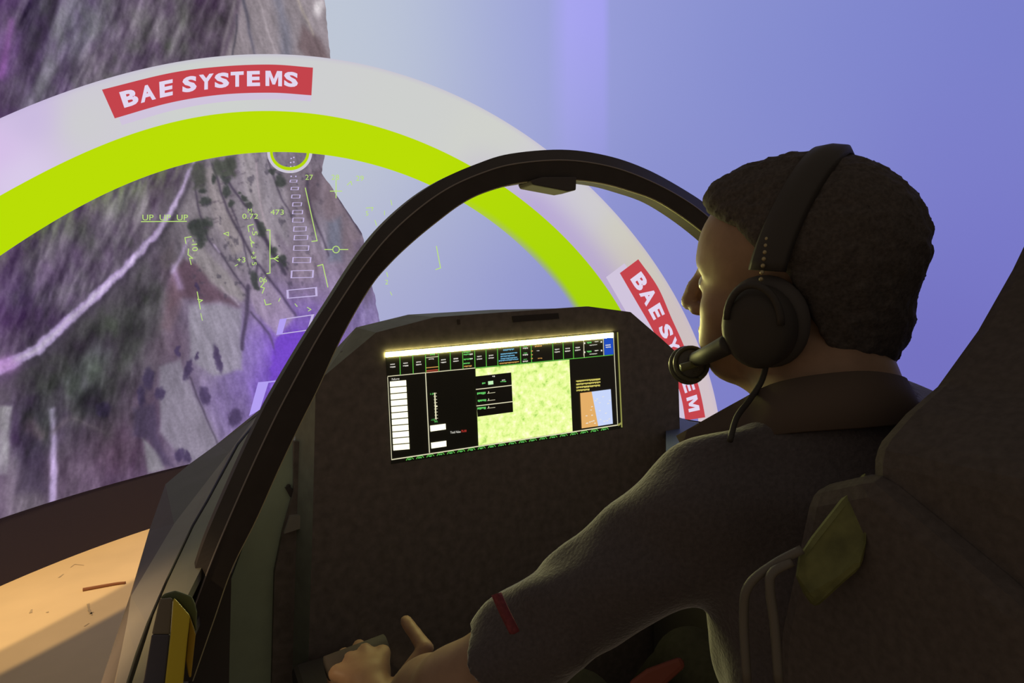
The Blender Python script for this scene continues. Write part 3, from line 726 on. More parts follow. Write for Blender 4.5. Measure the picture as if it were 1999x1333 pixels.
# map picture
mm = bpy.data.materials.new('map_picture'); mm.use_nodes = True; nt = mm.node_tree; nt.nodes.clear()
o_ = nt.nodes.new('ShaderNodeOutputMaterial'); e_ = nt.nodes.new('ShaderNodeEmission'); tc = nt.nodes.new('ShaderNodeTexCoord')
n_ = nt.nodes.new('ShaderNodeTexNoise'); n_.inputs['Scale'].default_value = 62; n_.inputs['Detail'].default_value = 9; n_.inputs['Roughness'].default_value = .68
r_ = nt.nodes.new('ShaderNodeValToRGB'); el = r_.color_ramp.elements
el[0].position = .33; el[0].color = (*lin((150, 196, 84)), 1); el[1].position = .66; el[1].color = (*lin((250, 250, 205)), 1)
for p, c in ((.42, (204, 232, 128)), (.48, (222, 240, 146)), (.56, (232, 242, 164))):
    k = el.new(p); k.color = (*lin(c), 1)
e_.inputs[1].default_value = 1.12
nt.links.new(tc.outputs['Object'], n_.inputs['Vector']); nt.links.new(n_.outputs[0], r_.inputs[0]); nt.links.new(r_.outputs[0], e_.inputs[0]); nt.links.new(e_.outputs[0], o_.inputs[0])
mp = MB(); flat(mp, [(777, row_y(777) + 5), (1495, row_y(1495) + 5), (1520, 830), (800, 940)], .001); mp.build('map_view', mm, disp)
mn = MB(); flat(mn, [(772, 411), (1050, 380), (1065, 682), (793, 719)], .0016); mn.build('menu_window', mat('menu_dark', (.05, .05, .045), .3), disp)
rule(wlines, (780, 510), (1055, 478), 6, .002); rule(wlines, (785, 636), (1062, 603), 6, .002)
def dtext(mbs, s, x, y, h, w, off=.0022, slope=-.095):
    g, f = glyphs(s); gx = x + g[:, 0] * w / g[:, 0].max()
    gy = y - g[:, 1] * h + (gx - x) * slope
    mbs.add(Dp(gx, gy, off), f)
def dash(mbs, x, y, w, h=7, off=.002):                         # illegible small print
    n = max(2, int(w / 8)); sx = w / n
    for i in range(n):
        a = x + i * sx; hh = h * random.uniform(.6, 1.0); yy = y - (a - x) * .095
        flat(mbs, [(a, yy), (a + sx * .72, yy - .5), (a + sx * .72, yy + hh), (a, yy + hh)], off)
for x in (146, 245, 345, 535, 630, 810, 900, 1405, 1485, 1562):
    y = (top_y(x) + row_y(x)) / 2
    dash(wtx, x - 20, y - 16, 36, 9); dash(wtx, x - 22, y + 4, 42, 9)
dash(gtx, 430, 240, 38, 10); rule(wlines, (395, 268), (493, 258), 4); dash(wtx, 420, 276, 40, 8)
rl = MB(); rule(rl, (398, 345), (492, 336), 5); rl.build('amber_rule', emit('amber', (226, 170, 90), 1.0), disp)
rl = MB(); rule(rl, (398, 368), (492, 358), 6); rule(rl, (398, 380), (492, 370), 6); rl.build('red_rule', emit('dull_red', (196, 84, 60)), disp)
for k, (w, y) in enumerate(((56, 222), (48, 240), (60, 276), (50, 308))): dash(gtx, 686, y, w, 11)
dash(wtx, 734, 236, 24, 11); dash(wtx, 734, 272, 24, 11); at_ = MB(); dash(at_, 690, 330, 60, 11); dash(at_, 1232, 176, 55, 10); dash(at_, 1255, 270, 34, 7)
for k in range(3): dash(at_, 1203, 212 + k * 29, 14, 9)
dash(at_, 962, 308, 150, 9); at_.build('amber_print', MATS['amber'], disp)['kind'] = 'stuff'
bl = MB(); dash(bl, 990, 204, 84, 12)
for k in range(3): dash(bl, 970, 236 + k * 18, 128 - 20 * (k % 2), 10)
dash(bl, 956, 288, 150, 9); bl.build('cyan_print', emit('cyan', (120, 190, 226)), disp)['kind'] = 'stuff'
for k in range(3): dash(wtx, 1140, 192 + k * 50, 40, 10); dash(gtx, 1146, 182 + k * 48, 28, 6)
dash(wtx, 1246, 212, 22, 5); rule(wlines, (1606, 135), (1606, 250), 3)
for yy in (148, 216): dash(gtx, 1630, yy, 36, 12); dash(wtx, 1690, yy - 6, 30, 8); dash(wtx, 1650, yy + 22, 60, 6)
for q in ((1612, 156), (1612, 225), (1740, 146), (1742, 212)): flat(wtx, [(q[0] - 5, q[1] - 6), (q[0] + 5, q[1] - 6), (q[0] + 5, q[1] + 6), (q[0] - 5, q[1] + 6)], .002)
bq = MB(); flat(bq, [(1760, 118), (1828, 111), (1833, 240), (1764, 248)], .0015); bq.build('blue_key', emit('key_blue', (34, 78, 190)), disp)
dash(wtx, 1772, 168, 40, 9); dash(wtx, 1774, 184, 40, 9)
dtext(wtx, 'Failures', 137, 440, 15, 58); dtext(wtx, 'Track Value', 585, 848, 17, 78)
rr = MB(); dtext(rr, '75.00', 668, 838, 16, 40); rr.build('red_figure', emit('figure_red', (226, 70, 60)), disp)
dtext(gtx, '1.0', 432, 552, 14, 24); dtext(gtx, '-1.0', 436, 750, 14, 28); dtext(gtx, 'SEL', 462, 762, 14, 28)
for k, (x, y) in enumerate(((790, 548), (795, 604), (792, 662))):
    dash(gtx, x, y - 14, 66, 18); rule(wlines, (868, y - 8), (928, y - 15), 3, .002); rule(wlines, (878, y - 24), (878, y - 8), 5, .002)
dash(gtx, 828, 458, 26, 12); dash(gtx, 968, 448, 46, 8); dash(wtx, 980, 436, 26, 8); dash(wtx, 906, 406, 22, 9)
fq = MB(); flat(fq, [(873, 448), (912, 443), (914, 470), (875, 475)], .002); fq.build('lit_key', emit('key_pale', (196, 240, 186)), disp)
for k in range(4): dash(ytx, 1548 + k, 442 + k * 23.5, (186, 186, 182, 100)[k], 14)
oq = MB(); flat(oq, [(1578, 538), (1666, 527), (1716, 790), (1590, 808)], .0015); oq.build('chart_land', emit('chart_orange', (228, 174, 104)), disp)
oq = MB(); flat(oq, [(1666, 527), (1812, 508), (1828, 772), (1716, 790)], .0015); oq.build('chart_sea', emit('chart_pale', (200, 214, 250)), disp)
for k in range(22):
    x = random.uniform(1605, 1800); y = random.uniform(555, 770); dash(wtx, x, y, 14, 9, .0024)
for k in range(20):
    x = 275 + k * 78.5; y = bot_y(x) + 10
    rule(lines, (x - 28, y + 20), (x - 18, y + 2), 5); rule(lines, (x - 18, y + 2), (x + 16, y - 4), 4); rule(lines, (x + 16, y - 4), (x + 28, y + 10), 5); dash(gtx, x - 14, y + 8, 28, 9)
lines.build('green_rule', emit('rule_green', (96, 190, 70), 1.0), disp)['kind'] = 'stuff'
wlines.build('pale_rule', emit('rule_pale', (232, 226, 190), 1.0), disp)['kind'] = 'stuff'
gtx.build('green_print', emit('print_green', (110, 220, 110)), disp)['kind'] = 'stuff'
wtx.build('white_print', emit('print_white', (236, 232, 220)), disp)['kind'] = 'stuff'
ytx.build('yellow_print', emit('print_yellow', (230, 218, 110)), disp)['kind'] = 'stuff'

# ------------------------------------------------------------------ canopy latch on the near sill
latch = thing('canopy_latch', tuple(W(338, 1333, .62)), 'yellow and blue-grey striped canopy latch block on the near sill', 'latch')
def lpoly(name, L, s, m, depth=.03):
    p = W(*PX(L), np.full(len(L), s) if np.isscalar(s) else np.array(s, float))
    d = unit(ray(338., 1250.)) * depth
    MB().add(*prism(p, d)).build(name, m, latch, bevel=.0015)
lpoly('grip_top', [(312, 1168), (336, 1166), (337, 1170), (332, 1238), (296, 1238)], .60, mat('latch_grey', (.16, .14, .11), .5))
lpoly('grip_base', [(296, 1238), (332, 1238), (322, 1332), (316, 1420), (250, 1420), (281, 1325)], .60, mat('latch_blue', (.055, .055, .085), .5))
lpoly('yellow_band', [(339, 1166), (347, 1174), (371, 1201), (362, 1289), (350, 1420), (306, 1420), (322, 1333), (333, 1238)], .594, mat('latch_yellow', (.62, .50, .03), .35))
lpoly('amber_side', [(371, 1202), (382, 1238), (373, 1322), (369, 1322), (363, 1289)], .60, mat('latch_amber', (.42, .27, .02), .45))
lpoly('rounded_cap', [(312, 1166), (322, 1158), (342, 1152), (360, 1158), (375, 1164), (381, 1178), (385, 1195), (383, 1232), (371, 1201), (347, 1172)], .61, mat('latch_olive', (.13, .16, .08), .45))

# ------------------------------------------------------------------ a brown stick left on the floor
stick = MB().add(*tube(catmull(np.array([onZ(162, 1151, -EYE + .006), onZ(200, 1144, -EYE + .006), onZ(228, 1139, -EYE + .006), onZ(245, 1137, -EYE + .006)]), 14), np.linspace(.009, .006, 14), 8)).build('wooden_stick', mat('stick_brown', (.30, .12, .05), .7))
tag(stick, 'thin reddish brown stick lying on the lit pale floor', 'stick')
scuffs = MB()
for pts, w in ((((172, 1178), (174, 1190), (180, 1200)), .010), (((176, 1198), (182, 1194)), .012), (((115, 1127), (124, 1120)), .008), (((60, 1196), (62, 1189)), .01), (((92, 1194), (94, 1195)), .01), (((138, 1107), (146, 1101), (164, 1103)), .005), (((165, 1222), (174, 1216)), .006)):
    p = np.array([onZ(x, y, -EYE + .0015) for x, y in pts])
    for a, b in zip(p[:-1], p[1:]):
        d = unit(b - a); n = np.array((-d[1], d[0], 0)) * w * .6
        scuffs.add([a + n, b + n * .5, b - n * .5, a - n], [[0, 1, 2, 3]])
scuffs.build('scuff', mat('scuff_grey', (.55, .43, .26), .8), fl)['kind'] = 'stuff'

# ------------------------------------------------------------------ the person: one continuous surface grown from a distance field
def smin(a, b, k):
    h = np.clip(.5 + .5 * (b - a) / k, 0, 1)
    return b * (1 - h) + a * h - k * h * (1 - h)
def d_ell(p, c, r, A=None):
    q = p - np.asarray(c)
    if A is not None: q = q @ A.T
    k0 = np.linalg.norm(q / r, axis=-1); k1 = np.linalg.norm(q / (np.asarray(r) ** 2), axis=-1)
    return k0 * (k0 - 1) / np.maximum(k1, 1e-6)
def d_cap(p, a, b, ra, rb):
    a, b = np.asarray(a, float), np.asarray(b, float); d = b - a
    t = np.clip(((p - a) @ d) / (d @ d), 0, 1)
    return np.linalg.norm(p - a - t[..., None] * d, axis=-1) - (ra + (rb - ra) * t)
def d_chain(p, pts, rad, k=.004):
    o = None
    for i in range(len(pts) - 1):
        d = d_cap(p, pts[i], pts[i + 1], rad[i], rad[i + 1]); o = d if o is None else smin(o, d, k)
    return o
def grow(fn, lo, hi, h):
    """surface nets on a sparse grid"""
    lo, hi = np.asarray(lo, float), np.asarray(hi, float); B = 14
    nb = np.ceil((hi - lo) / (h * B)).astype(int); n = nb * B
    V = np.full(n, 1., np.float32)
    bi = np.stack(np.meshgrid(*[np.arange(k) for k in nb], indexing='ij'), -1).reshape(-1, 3)
    cen = lo + (bi * B + B / 2) * h; dc = fn(cen); rad = h * B * .87 * 1.35 + .012
    loc = np.stack(np.meshgrid(*[np.arange(B)] * 3, indexing='ij'), -1).reshape(-1, 3)
    for b, d in zip(bi, dc):
        sl = tuple(slice(b[k] * B, b[k] * B + B) for k in range(3))
        if abs(d) < rad: V[sl] = fn(lo + (b * B + loc) * h).reshape(B, B, B)
        else: V[sl] = d
    ins = V < 0; n = V.shape
    c = np.zeros(tuple(k - 1 for k in n), np.int8)
    for i in (0, 1):
        for j in (0, 1):
            for k in (0, 1): c += ins[i:n[0] - 1 + i, j:n[1] - 1 + j, k:n[2] - 1 + k]
    act = (c > 0) & (c < 8); ci = np.argwhere(act); ids = np.full(act.shape, -1, np.int64); ids[act] = np.arange(len(ci))
    acc = np.zeros((len(ci), 3)); cnt = np.zeros(len(ci))
    offs = [(i, j, k) for i in (0, 1) for j in (0, 1) for k in (0, 1)]
    for a in offs:
        for ax in range(3):
            if a[ax]: continue
            b = list(a); b[ax] = 1
            va = V[tuple((ci + a).T)]; vb = V[tuple((ci + b).T)]; cr = (va < 0) != (vb < 0)
            t = np.where(cr, va / np.where(cr, va - vb, 1), 0)
            pt = np.array(a, float) + t[:, None] * (np.array(b) - np.array(a)); acc[cr] += pt[cr]; cnt += cr
    P = lo + (ci + acc / np.maximum(cnt, 1)[:, None]) * h
    Q = []
    for ax in range(3):
        u_, v_ = (ax + 1) % 3, (ax + 2) % 3
        s0 = [slice(1, None)] * 3; s0[ax] = slice(0, -1); s1 = list(s0); s1[ax] = slice(1, None)
        a, b = ins[tuple(s0)], ins[tuple(s1)]
        e = np.argwhere(a != b); fl_ = a[tuple(e.T)]
        base = e.copy(); base[:, u_] += 1; base[:, v_] += 1
        def cell(du, dv):
            q = base.copy(); q[:, u_] -= du; q[:, v_] -= dv; return q
        cs = [cell(1, 1), cell(0, 1), cell(0, 0), cell(1, 0)]
        ok = np.ones(len(e), bool)
        for q in cs: ok &= ((q >= 0) & (q < np.array(act.shape))).all(1)
        idq = np.stack([ids[tuple(q[ok].T)] for q in cs], 1)
        idq[~fl_[ok]] = idq[~fl_[ok]][:, ::-1]
        Q.append(idq)
    Q = np.concatenate(Q); return P, Q[(Q >= 0).all(1)]

E0 = np.array((0, 0, EYE))
HC = np.array((.596, .512, -.008)) + E0
yw, pt_, rl_ = math.radians(24), math.radians(6.0), math.radians(-12)
HF = np.array((-math.sin(yw) * math.cos(pt_), math.cos(yw) * math.cos(pt_), math.sin(pt_)))
HL = np.array((-math.cos(yw), -math.sin(yw), 0)); HU = np.cross(HF, HL)
HL, HU = HL * math.cos(rl_) + HU * math.sin(rl_), HU * math.cos(rl_) - HL * math.sin(rl_)
HA = np.stack([HF, HL, HU])                                    # rows: face, left ear, crown
hl = lambda f, l, u: HC + np.array((f, l, u)) @ HA
def lerp3(a, b, t): return np.asarray(a) + (np.asarray(b) - np.asarray(a)) * t
R3 = lambda x, y, z: np.array((x, y, z)) + E0
NECK = R3(.590, .452, -.168)
SH = [R3(.455, .49, -.228), R3(.795, .47, -.228)]
EL = [R3(.236, .650, -.436), R3(.905, .60, -.45)]
WR = [R3(.204, .838, -.562), R3(.935, .80, -.562)]
hand_l = dict(k=[R3(.226, .922, -.524), R3(.203, .930, -.519), R3(.180, .926, -.522), R3(.159, .914, -.529)],
              th=[R3(.226, .860, -.548), R3(.274, .868, -.505), R3(.264, .922, -.486)], palm=R3(.200, .880, -.545))
def fingers(k):
    out = []
    for i, c in enumerate(k):
        g = (1., 1.08, 1.02, .84)[i]
        out.append([c, c + np.array((0, .036, -.010)) * g, c + np.array((0, .046, -.036)) * g, c + np.array((0, .030, -.056)) * g])
    return out
mx = lambda P: np.array((1.139 - P[0], P[1], P[2]))
def head_field(p):
    q = (p - HC) @ HA.T
    aq = q.copy(); aq[..., 1] = np.abs(aq[..., 1])
    d = d_ell(q, (-.018, 0, .040), (.103, .077, .086))
    d = smin(d, d_ell(q, (.030, 0, -.028), (.062, .060, .082)), .03)
    d = smin(d, d_ell(q, (.040, 0, .030), (.060, .062, .060)), .02)
    d = smin(d, d_cap(aq, (.066, .010, -.100), (-.004, .056, -.062), .016, .018), .03)
    d = smin(d, d_ell(q, (.072, 0, -.100), (.018, .022, .018)), .015)
    d = smin(d, d_cap(q, (.045, 0, -.100), (-.01, 0, -.12), .026, .046), .03)
    d = smin(d, d_cap(aq, (.094, .004, .020), (.074, .040, .020), .009, .009), .012)
    d = smin(d, d_ell(aq, (.056, .044, -.028), (.026, .022, .022)), .02)
    eye = d_ell(aq, (.098, .032, -.002), (.020, .018, .013)); d = -smin(-d, eye, .010)
    d = smin(d, d_ell(aq, (.076, .032, -.003), (.013, .015, .012)), .004)
    d = smin(d, d_chain(q, [(.094, 0, .012), (.110, 0, -.018), (.116, 0, -.034)], (.008, .0095, .012), .006), .007)
    d = smin(d, d_ell(aq, (.102, .012, -.040), (.011, .008, .008)), .005)
    d = smin(d, d_ell(q, (.094, 0, -.064), (.010, .022, .006)), .008)
    d = smin(d, d_ell(q, (.092, 0, -.076), (.010, .020, .007)), .007)
    d = smin(d, d_ell(aq, (.062, .034, -.066), (.026, .024, .030)), .02)
    ear = d_ell(aq, (-.012, .078, -.016), (.018, .008, .031)); d = smin(d, ear, .006)
    return d
def body_field(p):
    d = head_field(p)
    d = smin(d, d_chain(p, [hl(-.028, 0, -.055), lerp3(hl(-.028, 0, -.055), NECK, .6), NECK], (.060, .064, .070), .02), .03)
    t = smin(d_ell(p, R3(.62, .445, -.36), (.165, .108, .22)), d_ell(p, R3(.62, .42, -.70), (.165, .125, .14)), .08)
    for i in (0, 1):
        t = smin(t, d_cap(p, NECK + (0, 0, -.02), SH[i], .050, .050), .05)
        t = smin(t, d_chain(p, [SH[i], lerp3(SH[i], EL[i], .5), EL[i]], (.046, .039, .041), .02), .03)
        t = smin(t, d_chain(p, [EL[i], lerp3(EL[i], WR[i], .3), WR[i]], (.043, .045, .028), .02), .02)
        hp = R3(.53 if i == 0 else .71, .43, -.73); kn = R3(.51 if i == 0 else .75, .86, -.68); an = R3(.51 if i == 0 else .75, 1.10, -1.0)
        t = smin(t, d_chain(p, [hp, kn, an, an + (0, .10, -.02)], (.075, .052, .035, .028), .02), .04)
    d = smin(d, t, .03)
    for i in (0, 1):
        m = (lambda P: P) if i == 0 else mx
        pl, ks, tb = m(hand_l['palm']), [m(k) for k in hand_l['k']], [m(k) for k in hand_l['th']]
        h = d_chain(p, [WR[i], lerp3(WR[i], pl, .6)], (.026, .024), .01)
        for k in ks: h = smin(h, d_chain(p, [lerp3(WR[i], pl, .5), lerp3(pl, k, .4), k], (.017, .0165, .012), .01), .012)
        for fg in fingers(ks): h = smin(h, d_chain(p, fg, (.0108, .0098, .0088, .0076), .003), .0035)
        h = smin(h, d_chain(p, tb, (.0145, .0112, .0090), .004), .008)
        d = smin(d, h, .012)
    return d
skinm = mat('skin', (.36, .225, .145), .5, noise=.08, nscale=60, bump=.15, spec=.4)
P, Q = grow(body_field, (.12, .28, EYE - 1.06), (1.03, 1.26, EYE + .16), .0046)
person = obj('person', P, Q, skinm, origin=R3(.62, .42, -.86), smooth=True)
tag(person, 'man in a dark short sleeved shirt seen from behind, looking towards the lit display', 'person')

def nz(p, s, seed): return vnoise(p[..., 0] * s + p[..., 2] * s * .6 + 40, p[..., 1] * s - p[..., 2] * s * .8 + 60, seed) - .5
def hair_field(p):
    q = (p - HC) @ HA.T; f, l, u = q[..., 0], np.abs(q[..., 1]), q[..., 2]
    d = d_ell(q, (-.012, 0, .038), (.106, .085, .090))
    d = smin(d, d_ell(q, (-.046, 0, -.030), (.073, .074, .086)), .03)
    d = smin(d, d_ell(q, (.042, 0, .088), (.050, .052, .030)), .03)
    line = np.where(f > .035, .066 + (f - .035) * .2, np.where(f > -.022, .066 - (.035 - f) * .75, .023 - (-.022 - f) * 2.1))
    line = np.maximum(line, -.128)
    d = smin(d, np.where(u > -.05, d_ell(q, (-.018, 0, .040), (.103, .077, .086)) - .007, 1.), .01)
    d = d + .004 * nz(q, 120., 3) + .003 * nz(q, 260., 4)
    cut = (line - u) * .7
    return -smin(-d, -cut, .012)
P, Q = grow(hair_field, HC - .16, HC + .17, .0036)
obj('hair', P, Q, mat('dark_hair', (.088, .076, .071), .8, noise=.25, nscale=260, bump=.4, spec=.1), person, smooth=True)
for sgn in (1, -1):
    MB().add(*ball(hl(.0785, sgn * .032, -.002), .0122, 14, 10)).build('eye', mat('eye_white', (.6, .58, .55), .2), person, smooth=True)
    br_ = catmull([hl(.088, sgn * .016, .020), hl(.086, sgn * .032, .026), hl(.070, sgn * .050, .020)], 8)
    MB().add(*tube(br_, np.array((.004, .0048, .005, .005, .005, .0045, .0035, .002)), 6)).build('eyebrow', MATS['dark_hair'], person, smooth=True)

HEM = [lerp3(SH[i], EL[i], .84) for i in (0, 1)]
def shirt_field(p):
    t = smin(d_ell(p, R3(.62, .442, -.35), (.180, .128, .245)), d_ell(p, R3(.62, .42, -.66), (.182, .142, .17)), .08)
    for i in (0, 1):
        t = smin(t, d_cap(p, NECK + (0, 0, -.018), SH[i], .062, .060), .05)
        ax = unit(EL[i] - SH[i])
        a = d_chain(p, [SH[i], lerp3(SH[i], EL[i], .5), EL[i]], (.060, .050, .049), .02)
        a = np.maximum(a, (p - HEM[i]) @ ax)
        t = smin(t, a, .03)
    w = np.sin((p[..., 0] * 30 + p[..., 1] * 38 + p[..., 2] * 60) + 5 * nz(p, 9, 8)) * .0035 + .010 * nz(p, 18., 5)
    t = t + w * np.clip(1.2 - np.abs(t) * 10, 0, 1)
    neck = d_chain(p, [hl(-.03, 0, -.06), NECK + (0, .006, .02)], (.066, .072), .01)
    t = np.maximum(t, -neck)
    return np.maximum(t, (EYE - .74) - p[..., 2])
shirtm = mat('navy_shirt', (.095, .083, .088), .85, noise=.15, nscale=240, bump=.4, spec=.15)
for m_, w_ in ((shirtm, 1.0), (skinm, .1)):
    b_ = m_.node_tree.nodes['Principled BSDF']; b_.inputs['Sheen Weight'].default_value = w_; b_.inputs['Sheen Roughness'].default_value = .35
P, Q = grow(shirt_field, (.20, .26, EYE - .80), (1.02, .72, EYE - .06), .0056)
obj('shirt', P, Q, shirtm, person, smooth=True)
def trouser_field(p):
    t = d_ell(p, R3(.62, .42, -.72), (.176, .135, .13))
    for i in (0, 1):
        hp = R3(.53 if i == 0 else .71, .43, -.73); kn = R3(.51 if i == 0 else .75, .86, -.68); an = R3(.51 if i == 0 else .75, 1.095, -.97)
        t = smin(t, d_chain(p, [hp, kn, an], (.088, .065, .055), .02), .04)
    return t + .008 * nz(p, 16, 6)
P, Q = grow(trouser_field, (.40, .26, EYE - 1.05), (.86, 1.18, EYE - .58), .009)
obj('trousers', P, Q, mat('dark_trousers', (.02, .018, .018), .9, noise=.2, nscale=90, spec=.1), person, smooth=True)
for sgn in (0, 1):
    an = R3(.51 if sgn == 0 else .75, 1.10, -1.0)
    bf = lambda p: np.maximum(smin(d_cap(p, an + (0, 0, .05), an + (0, .0, -.02), .046, .048), d_cap(p, an + (0, .0, -.03), an + (0, .13, -.04), .046, .040), .03), (EYE - 1.074) - p[..., 2])
    P, Q = grow(bf, an - .12, an + (.12, .22, .14), .008)
    obj('boot', P, Q, mat('boot_black', (.02, .02, .02), .5), person, smooth=True)

# shirt collar, sleeve patch and shoulder print
def ribbon(name, top, bot, m, th_=.004, n=40, par=None):
    a, b = catmull(top, n), catmull(bot, n)
    nn = np.cross(np.gradient(a, axis=0), b - a); nn /= np.linalg.norm(nn, axis=1)[:, None]
    mid = (a + b) / 2 + nn * th_ * 1.2
    return MB().add(*loft([a, mid, b, b - nn * th_, mid - nn * th_ * 1.4, a - nn * th_])).build(name, m, par, smooth=True)
topc = [R3(.468, .552, -.170), R3(.508, .500, -.130), R3(.518, .455, -.106), R3(.548, .402, -.094), R3(.590, .388, -.102), R3(.626, .412, -.116), R3(.648, .48, -.135), R3(.645, .55, -.16)]
botc = [R3(.466, .536, -.190), R3(.486, .484, -.172), R3(.494, .440, -.152), R3(.538, .378, -.140), R3(.594, .364, -.140), R3(.642, .395, -.152), R3(.675, .48, -.168), R3(.67, .56, -.19)]
ribbon('collar', topc, botc, mat('navy_collar', (.11, .082, .066), .8, spec=.2), .004, 40, person)
spp = [(968, 1162, .655), (985, 1200, .648), (1004, 1238, .645)]
sp1 = [W(x - 9, y, s - .012) for x, y, s in spp]; sp2 = [W(x + 10, y - 6, s - .012) for x, y, s in spp]
o = ribbon('sleeve_patch', np.array(sp1), np.array(sp2), mat('patch_red', (.20, .035, .045), .8, noise=.3, nscale=200), .004, 14, person)
o['label'] = 'dull red embroidered patch on the sleeve'

# ------------------------------------------------------------------ headset
hs_ = thing('headset', tuple(hl(-.005, .095, -.02)), 'black communication headset with boom microphone worn by the seated man', 'headset')
hb = mat('headset_black', (.055, .05, .047), .6, spec=.3)
pad = mat('headset_pad', (.08, .072, .068), .8)
for sgn in (1, -1):
    c = hl(-.004, sgn * .103, -.022)
    lay = []
    for r, off in ((.014, .0265), (.030, .025), (.037, .016), (.039, 0.), (.037, -.008)):
        lay.append([c + HA[1] * sgn * off * .8 + (HA[0] * math.cos(a) * r * .92 + HA[2] * math.sin(a) * r * 1.08) for a in np.linspace(0, 2 * math.pi, 33)])
    v, f = loft(lay, False); n33 = 33; MB().add(v, f + [list(range(n33 - 1))]).build('ear_cup', hb, hs_, smooth=True)
    cr = [c - HA[1] * sgn * .014 + HA[0] * math.cos(a) * .031 + HA[2] * math.sin(a) * .036 for a in np.linspace(0, 2 * math.pi, 33)]
    MB().add(*tube(cr, .012, 10)).build('ear_cushion', pad, hs_, smooth=True)
    yk = [c + HA[1] * sgn * .020 + HA[0] * math.cos(a) * .026 + HA[2] * (.010 + math.sin(a) * .036) for a in np.linspace(.0, math.pi, 17)]
    MB().add(*tube(yk, .0035, 8)).build('yoke', hb, hs_, smooth=True)
ang_ = np.linspace(math.radians(12), math.radians(168), 41)
rows = []
for df, dr in ((-.018, -.004), (-.014, .004), (0, .006), (.014, .004), (.018, -.004), (0, -.006)):
    rows.append([hl(-.004 + df - .030 * math.sin(a) ** 1.5, math.cos(a) * (.101 + dr * .5), .006 + math.sin(a) * (.128 + dr)) for a in ang_])
MB().add(*loft(rows)).build('headband', hb, hs_, smooth=True)
dm = lambda P: float(((P - ORG) @ M)[2])
se = dm(hl(.012, .108, .02))
for k in range(8):
    q = W(1497 - 13 * k / 7., 466 + 92 * k / 7., se - .012)
    MB().add(*ball(q, .0022, 8, 6)).build('stud', mat('stud_brass', (.45, .38, .22), .35, .4), hs_, smooth=True)
sm = dm(hl(.125, .045, -.08))
b0, b1 = hl(.022, .112, -.040), W(1352, 703, sm)
bp = catmull([b0, lerp3(b0, b1, .35) + HA[1] * .012, lerp3(b0, b1, .7) + HA[1] * .008, b1], 20)
MB().add(*tube(bp, np.linspace(.0105, .0085, 20), 12)).build('boom_arm', hb, hs_, smooth=True)
mcd = unit(b1 - lerp3(b0, b1, .6)); mc = W(1345, 712, sm)
mic = MB().add(*ball(mc, (.0205, .0195, .0200), 20, 14)).build('microphone', mat('mic_foam', (.09, .085, .075), .7, bump=.5, nscale=300), hs_, smooth=True)
side = unit(np.cross(mcd, unit(mc - ORG)))
for k, (off, r) in enumerate(((-.010, .0195), (.003, .0213))):
    rg = [mc + mcd * off + (side * math.cos(a) + np.cross(mcd, side) * math.sin(a)) * r * .98 for a in np.linspace(0, 2 * math.pi, 25)]
    MB().add(*tube(rg, .0028, 8)).build('mic_ring', mat('mic_ring', (.10, .10, .06), .35), mic, smooth=True)
MB().add(*tube([W(1372, 705, sm - .03), W(1330, 718, sm - .036)], (.0045, .0045), 10)).build('mic_clamp', mat('clamp_olive', (.16, .16, .06), .3), mic, smooth=True)
sc_ = dm(hl(0, .1, -.07))
cb = catmull([W(1486, 684, sc_), W(1496, 705, sc_ - .004), W(1486, 745, sc_ - .006), W(1462, 782, sc_ - .012), W(1438, 815, sc_ - .03), W(1425, 860, sc_ - .05)], 26)
MB().add(*tube(cb, .0030, 8)).build('cable', hb, hs_, smooth=True)
MB().add(*ball(W(1484, 686, sc_ - .012), (.004, .004, .006), 10, 8)).build('cable_gland', mat('gland_grey', (.3, .3, .2), .4), hs_, smooth=True)

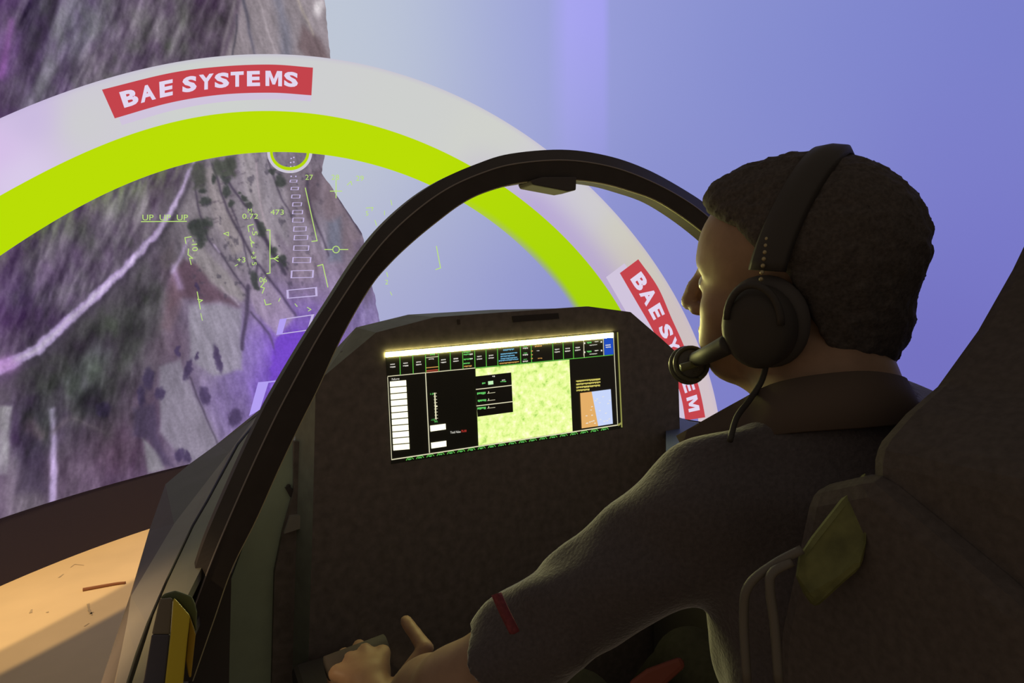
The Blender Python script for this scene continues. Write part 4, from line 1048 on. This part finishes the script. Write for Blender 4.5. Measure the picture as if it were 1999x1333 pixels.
# ------------------------------------------------------------------ seat
seat = thing('ejection_seat', (.65, .40, .275), 'dark high backed ejection seat behind the man at the lower right', 'seat')
seatm = mat('seat_fabric', (.105, .09, .086), .85, noise=.15, nscale=160, bump=.3, spec=.15)
cx = .70
half = [(.44, -.84), (.44, -.128), (.478, -.106), (.516, -.090), (.568, -.051), (.616, -.004), (.645, .03), (.655, .09), (.672, .115)]
sil = [(x, z) for x, z in half] + [(2 * cx - x, z) for x, z in half[::-1]]
MB().add(*prism([R3(x, .312, z) for x, z in sil], (0, -.13, 0))).build('backrest', seatm, seat, bevel=.012)
MB().add(*box(R3(.63, .53, -.875), (.36, .44, .07))).build('seat_cushion', seatm, seat, bevel=.02)
MB().add(*box(R3(.63, .48, -.99), (.30, .36, .17))).build('pedestal', blackm, seat, bevel=.01)
for sx in (.425, .845):
    MB().add(*prism([R3(sx, .20, -.86), R3(sx, .20, -.20), R3(sx, .30, -.145), R3(sx, .355, -.17), R3(sx, .385, -.30), R3(sx, .40, -.84)], (.035, 0, 0))).build('side_wing', seatm, seat, bevel=.014)
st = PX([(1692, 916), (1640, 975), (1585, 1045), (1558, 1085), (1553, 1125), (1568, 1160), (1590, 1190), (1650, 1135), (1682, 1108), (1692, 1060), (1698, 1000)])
MB().add(*prism(W(*st, np.array((.487, .487, .487, .487, .487, .487, .485, .475, .470, .470, .475))), unit(ray(1625., 1050.)) * .012)).build('lit_bolster_patch', mat('bolster_lit_olive', (.14, .15, .05), .7, noise=.35, nscale=60, bump=.3), seat, bevel=.005)  # added patch on the bolster; yellow-green display light put into its colour
railm = mat('seat_rail', (.13, .118, .10), .5)
MB().add(*tube(catmull([W(1458, 1330, .50), W(1452, 1200, .50), W(1462, 1142, .495), W(1510, 1102, .49), W(1566, 1072, .485)], 24), .0035, 8)).build('side_rail', railm, seat, smooth=True)
MB().add(*tube(catmull([W(1520, 1330, .485), W(1512, 1220, .485), W(1503, 1150, .485), W(1508, 1118, .485), W(1545, 1096, .485)], 24), .0035, 8)).build('side_rail', railm, seat, smooth=True)
MB().add(*prism(W(*PX([(1225, 1333), (1262, 1305), (1330, 1280), (1340, 1300), (1290, 1345), (1240, 1370)]), np.full(6, .60)), unit(ray(1270., 1320.)) * .012)).build('red_piece', mat('piece_red', (.20, .05, .03), .7), seat, bevel=.004)  # thin dull red piece beside the seat

# ------------------------------------------------------------------ throttle under the left hand
for i, nm, lb in ((0, 'throttle_lever', 'dark throttle lever under the left hand of the man'),):
    m = (lambda P: P) if i == 0 else mx
    g = thing(nm, tuple(m(R3(.192, .94, -.63))), lb, 'lever')
    MB().add(*tube([m(R3(.148, .932, -.528)), m(R3(.236, .940, -.524))], (.017, .017), 14)).build('grip', blackm, g, smooth=True)
    MB().add(*tube([m(R3(.192, .937, -.53)), m(R3(.192, .945, -.628))], (.011, .013), 10)).build('shaft', blackm, g, smooth=True)
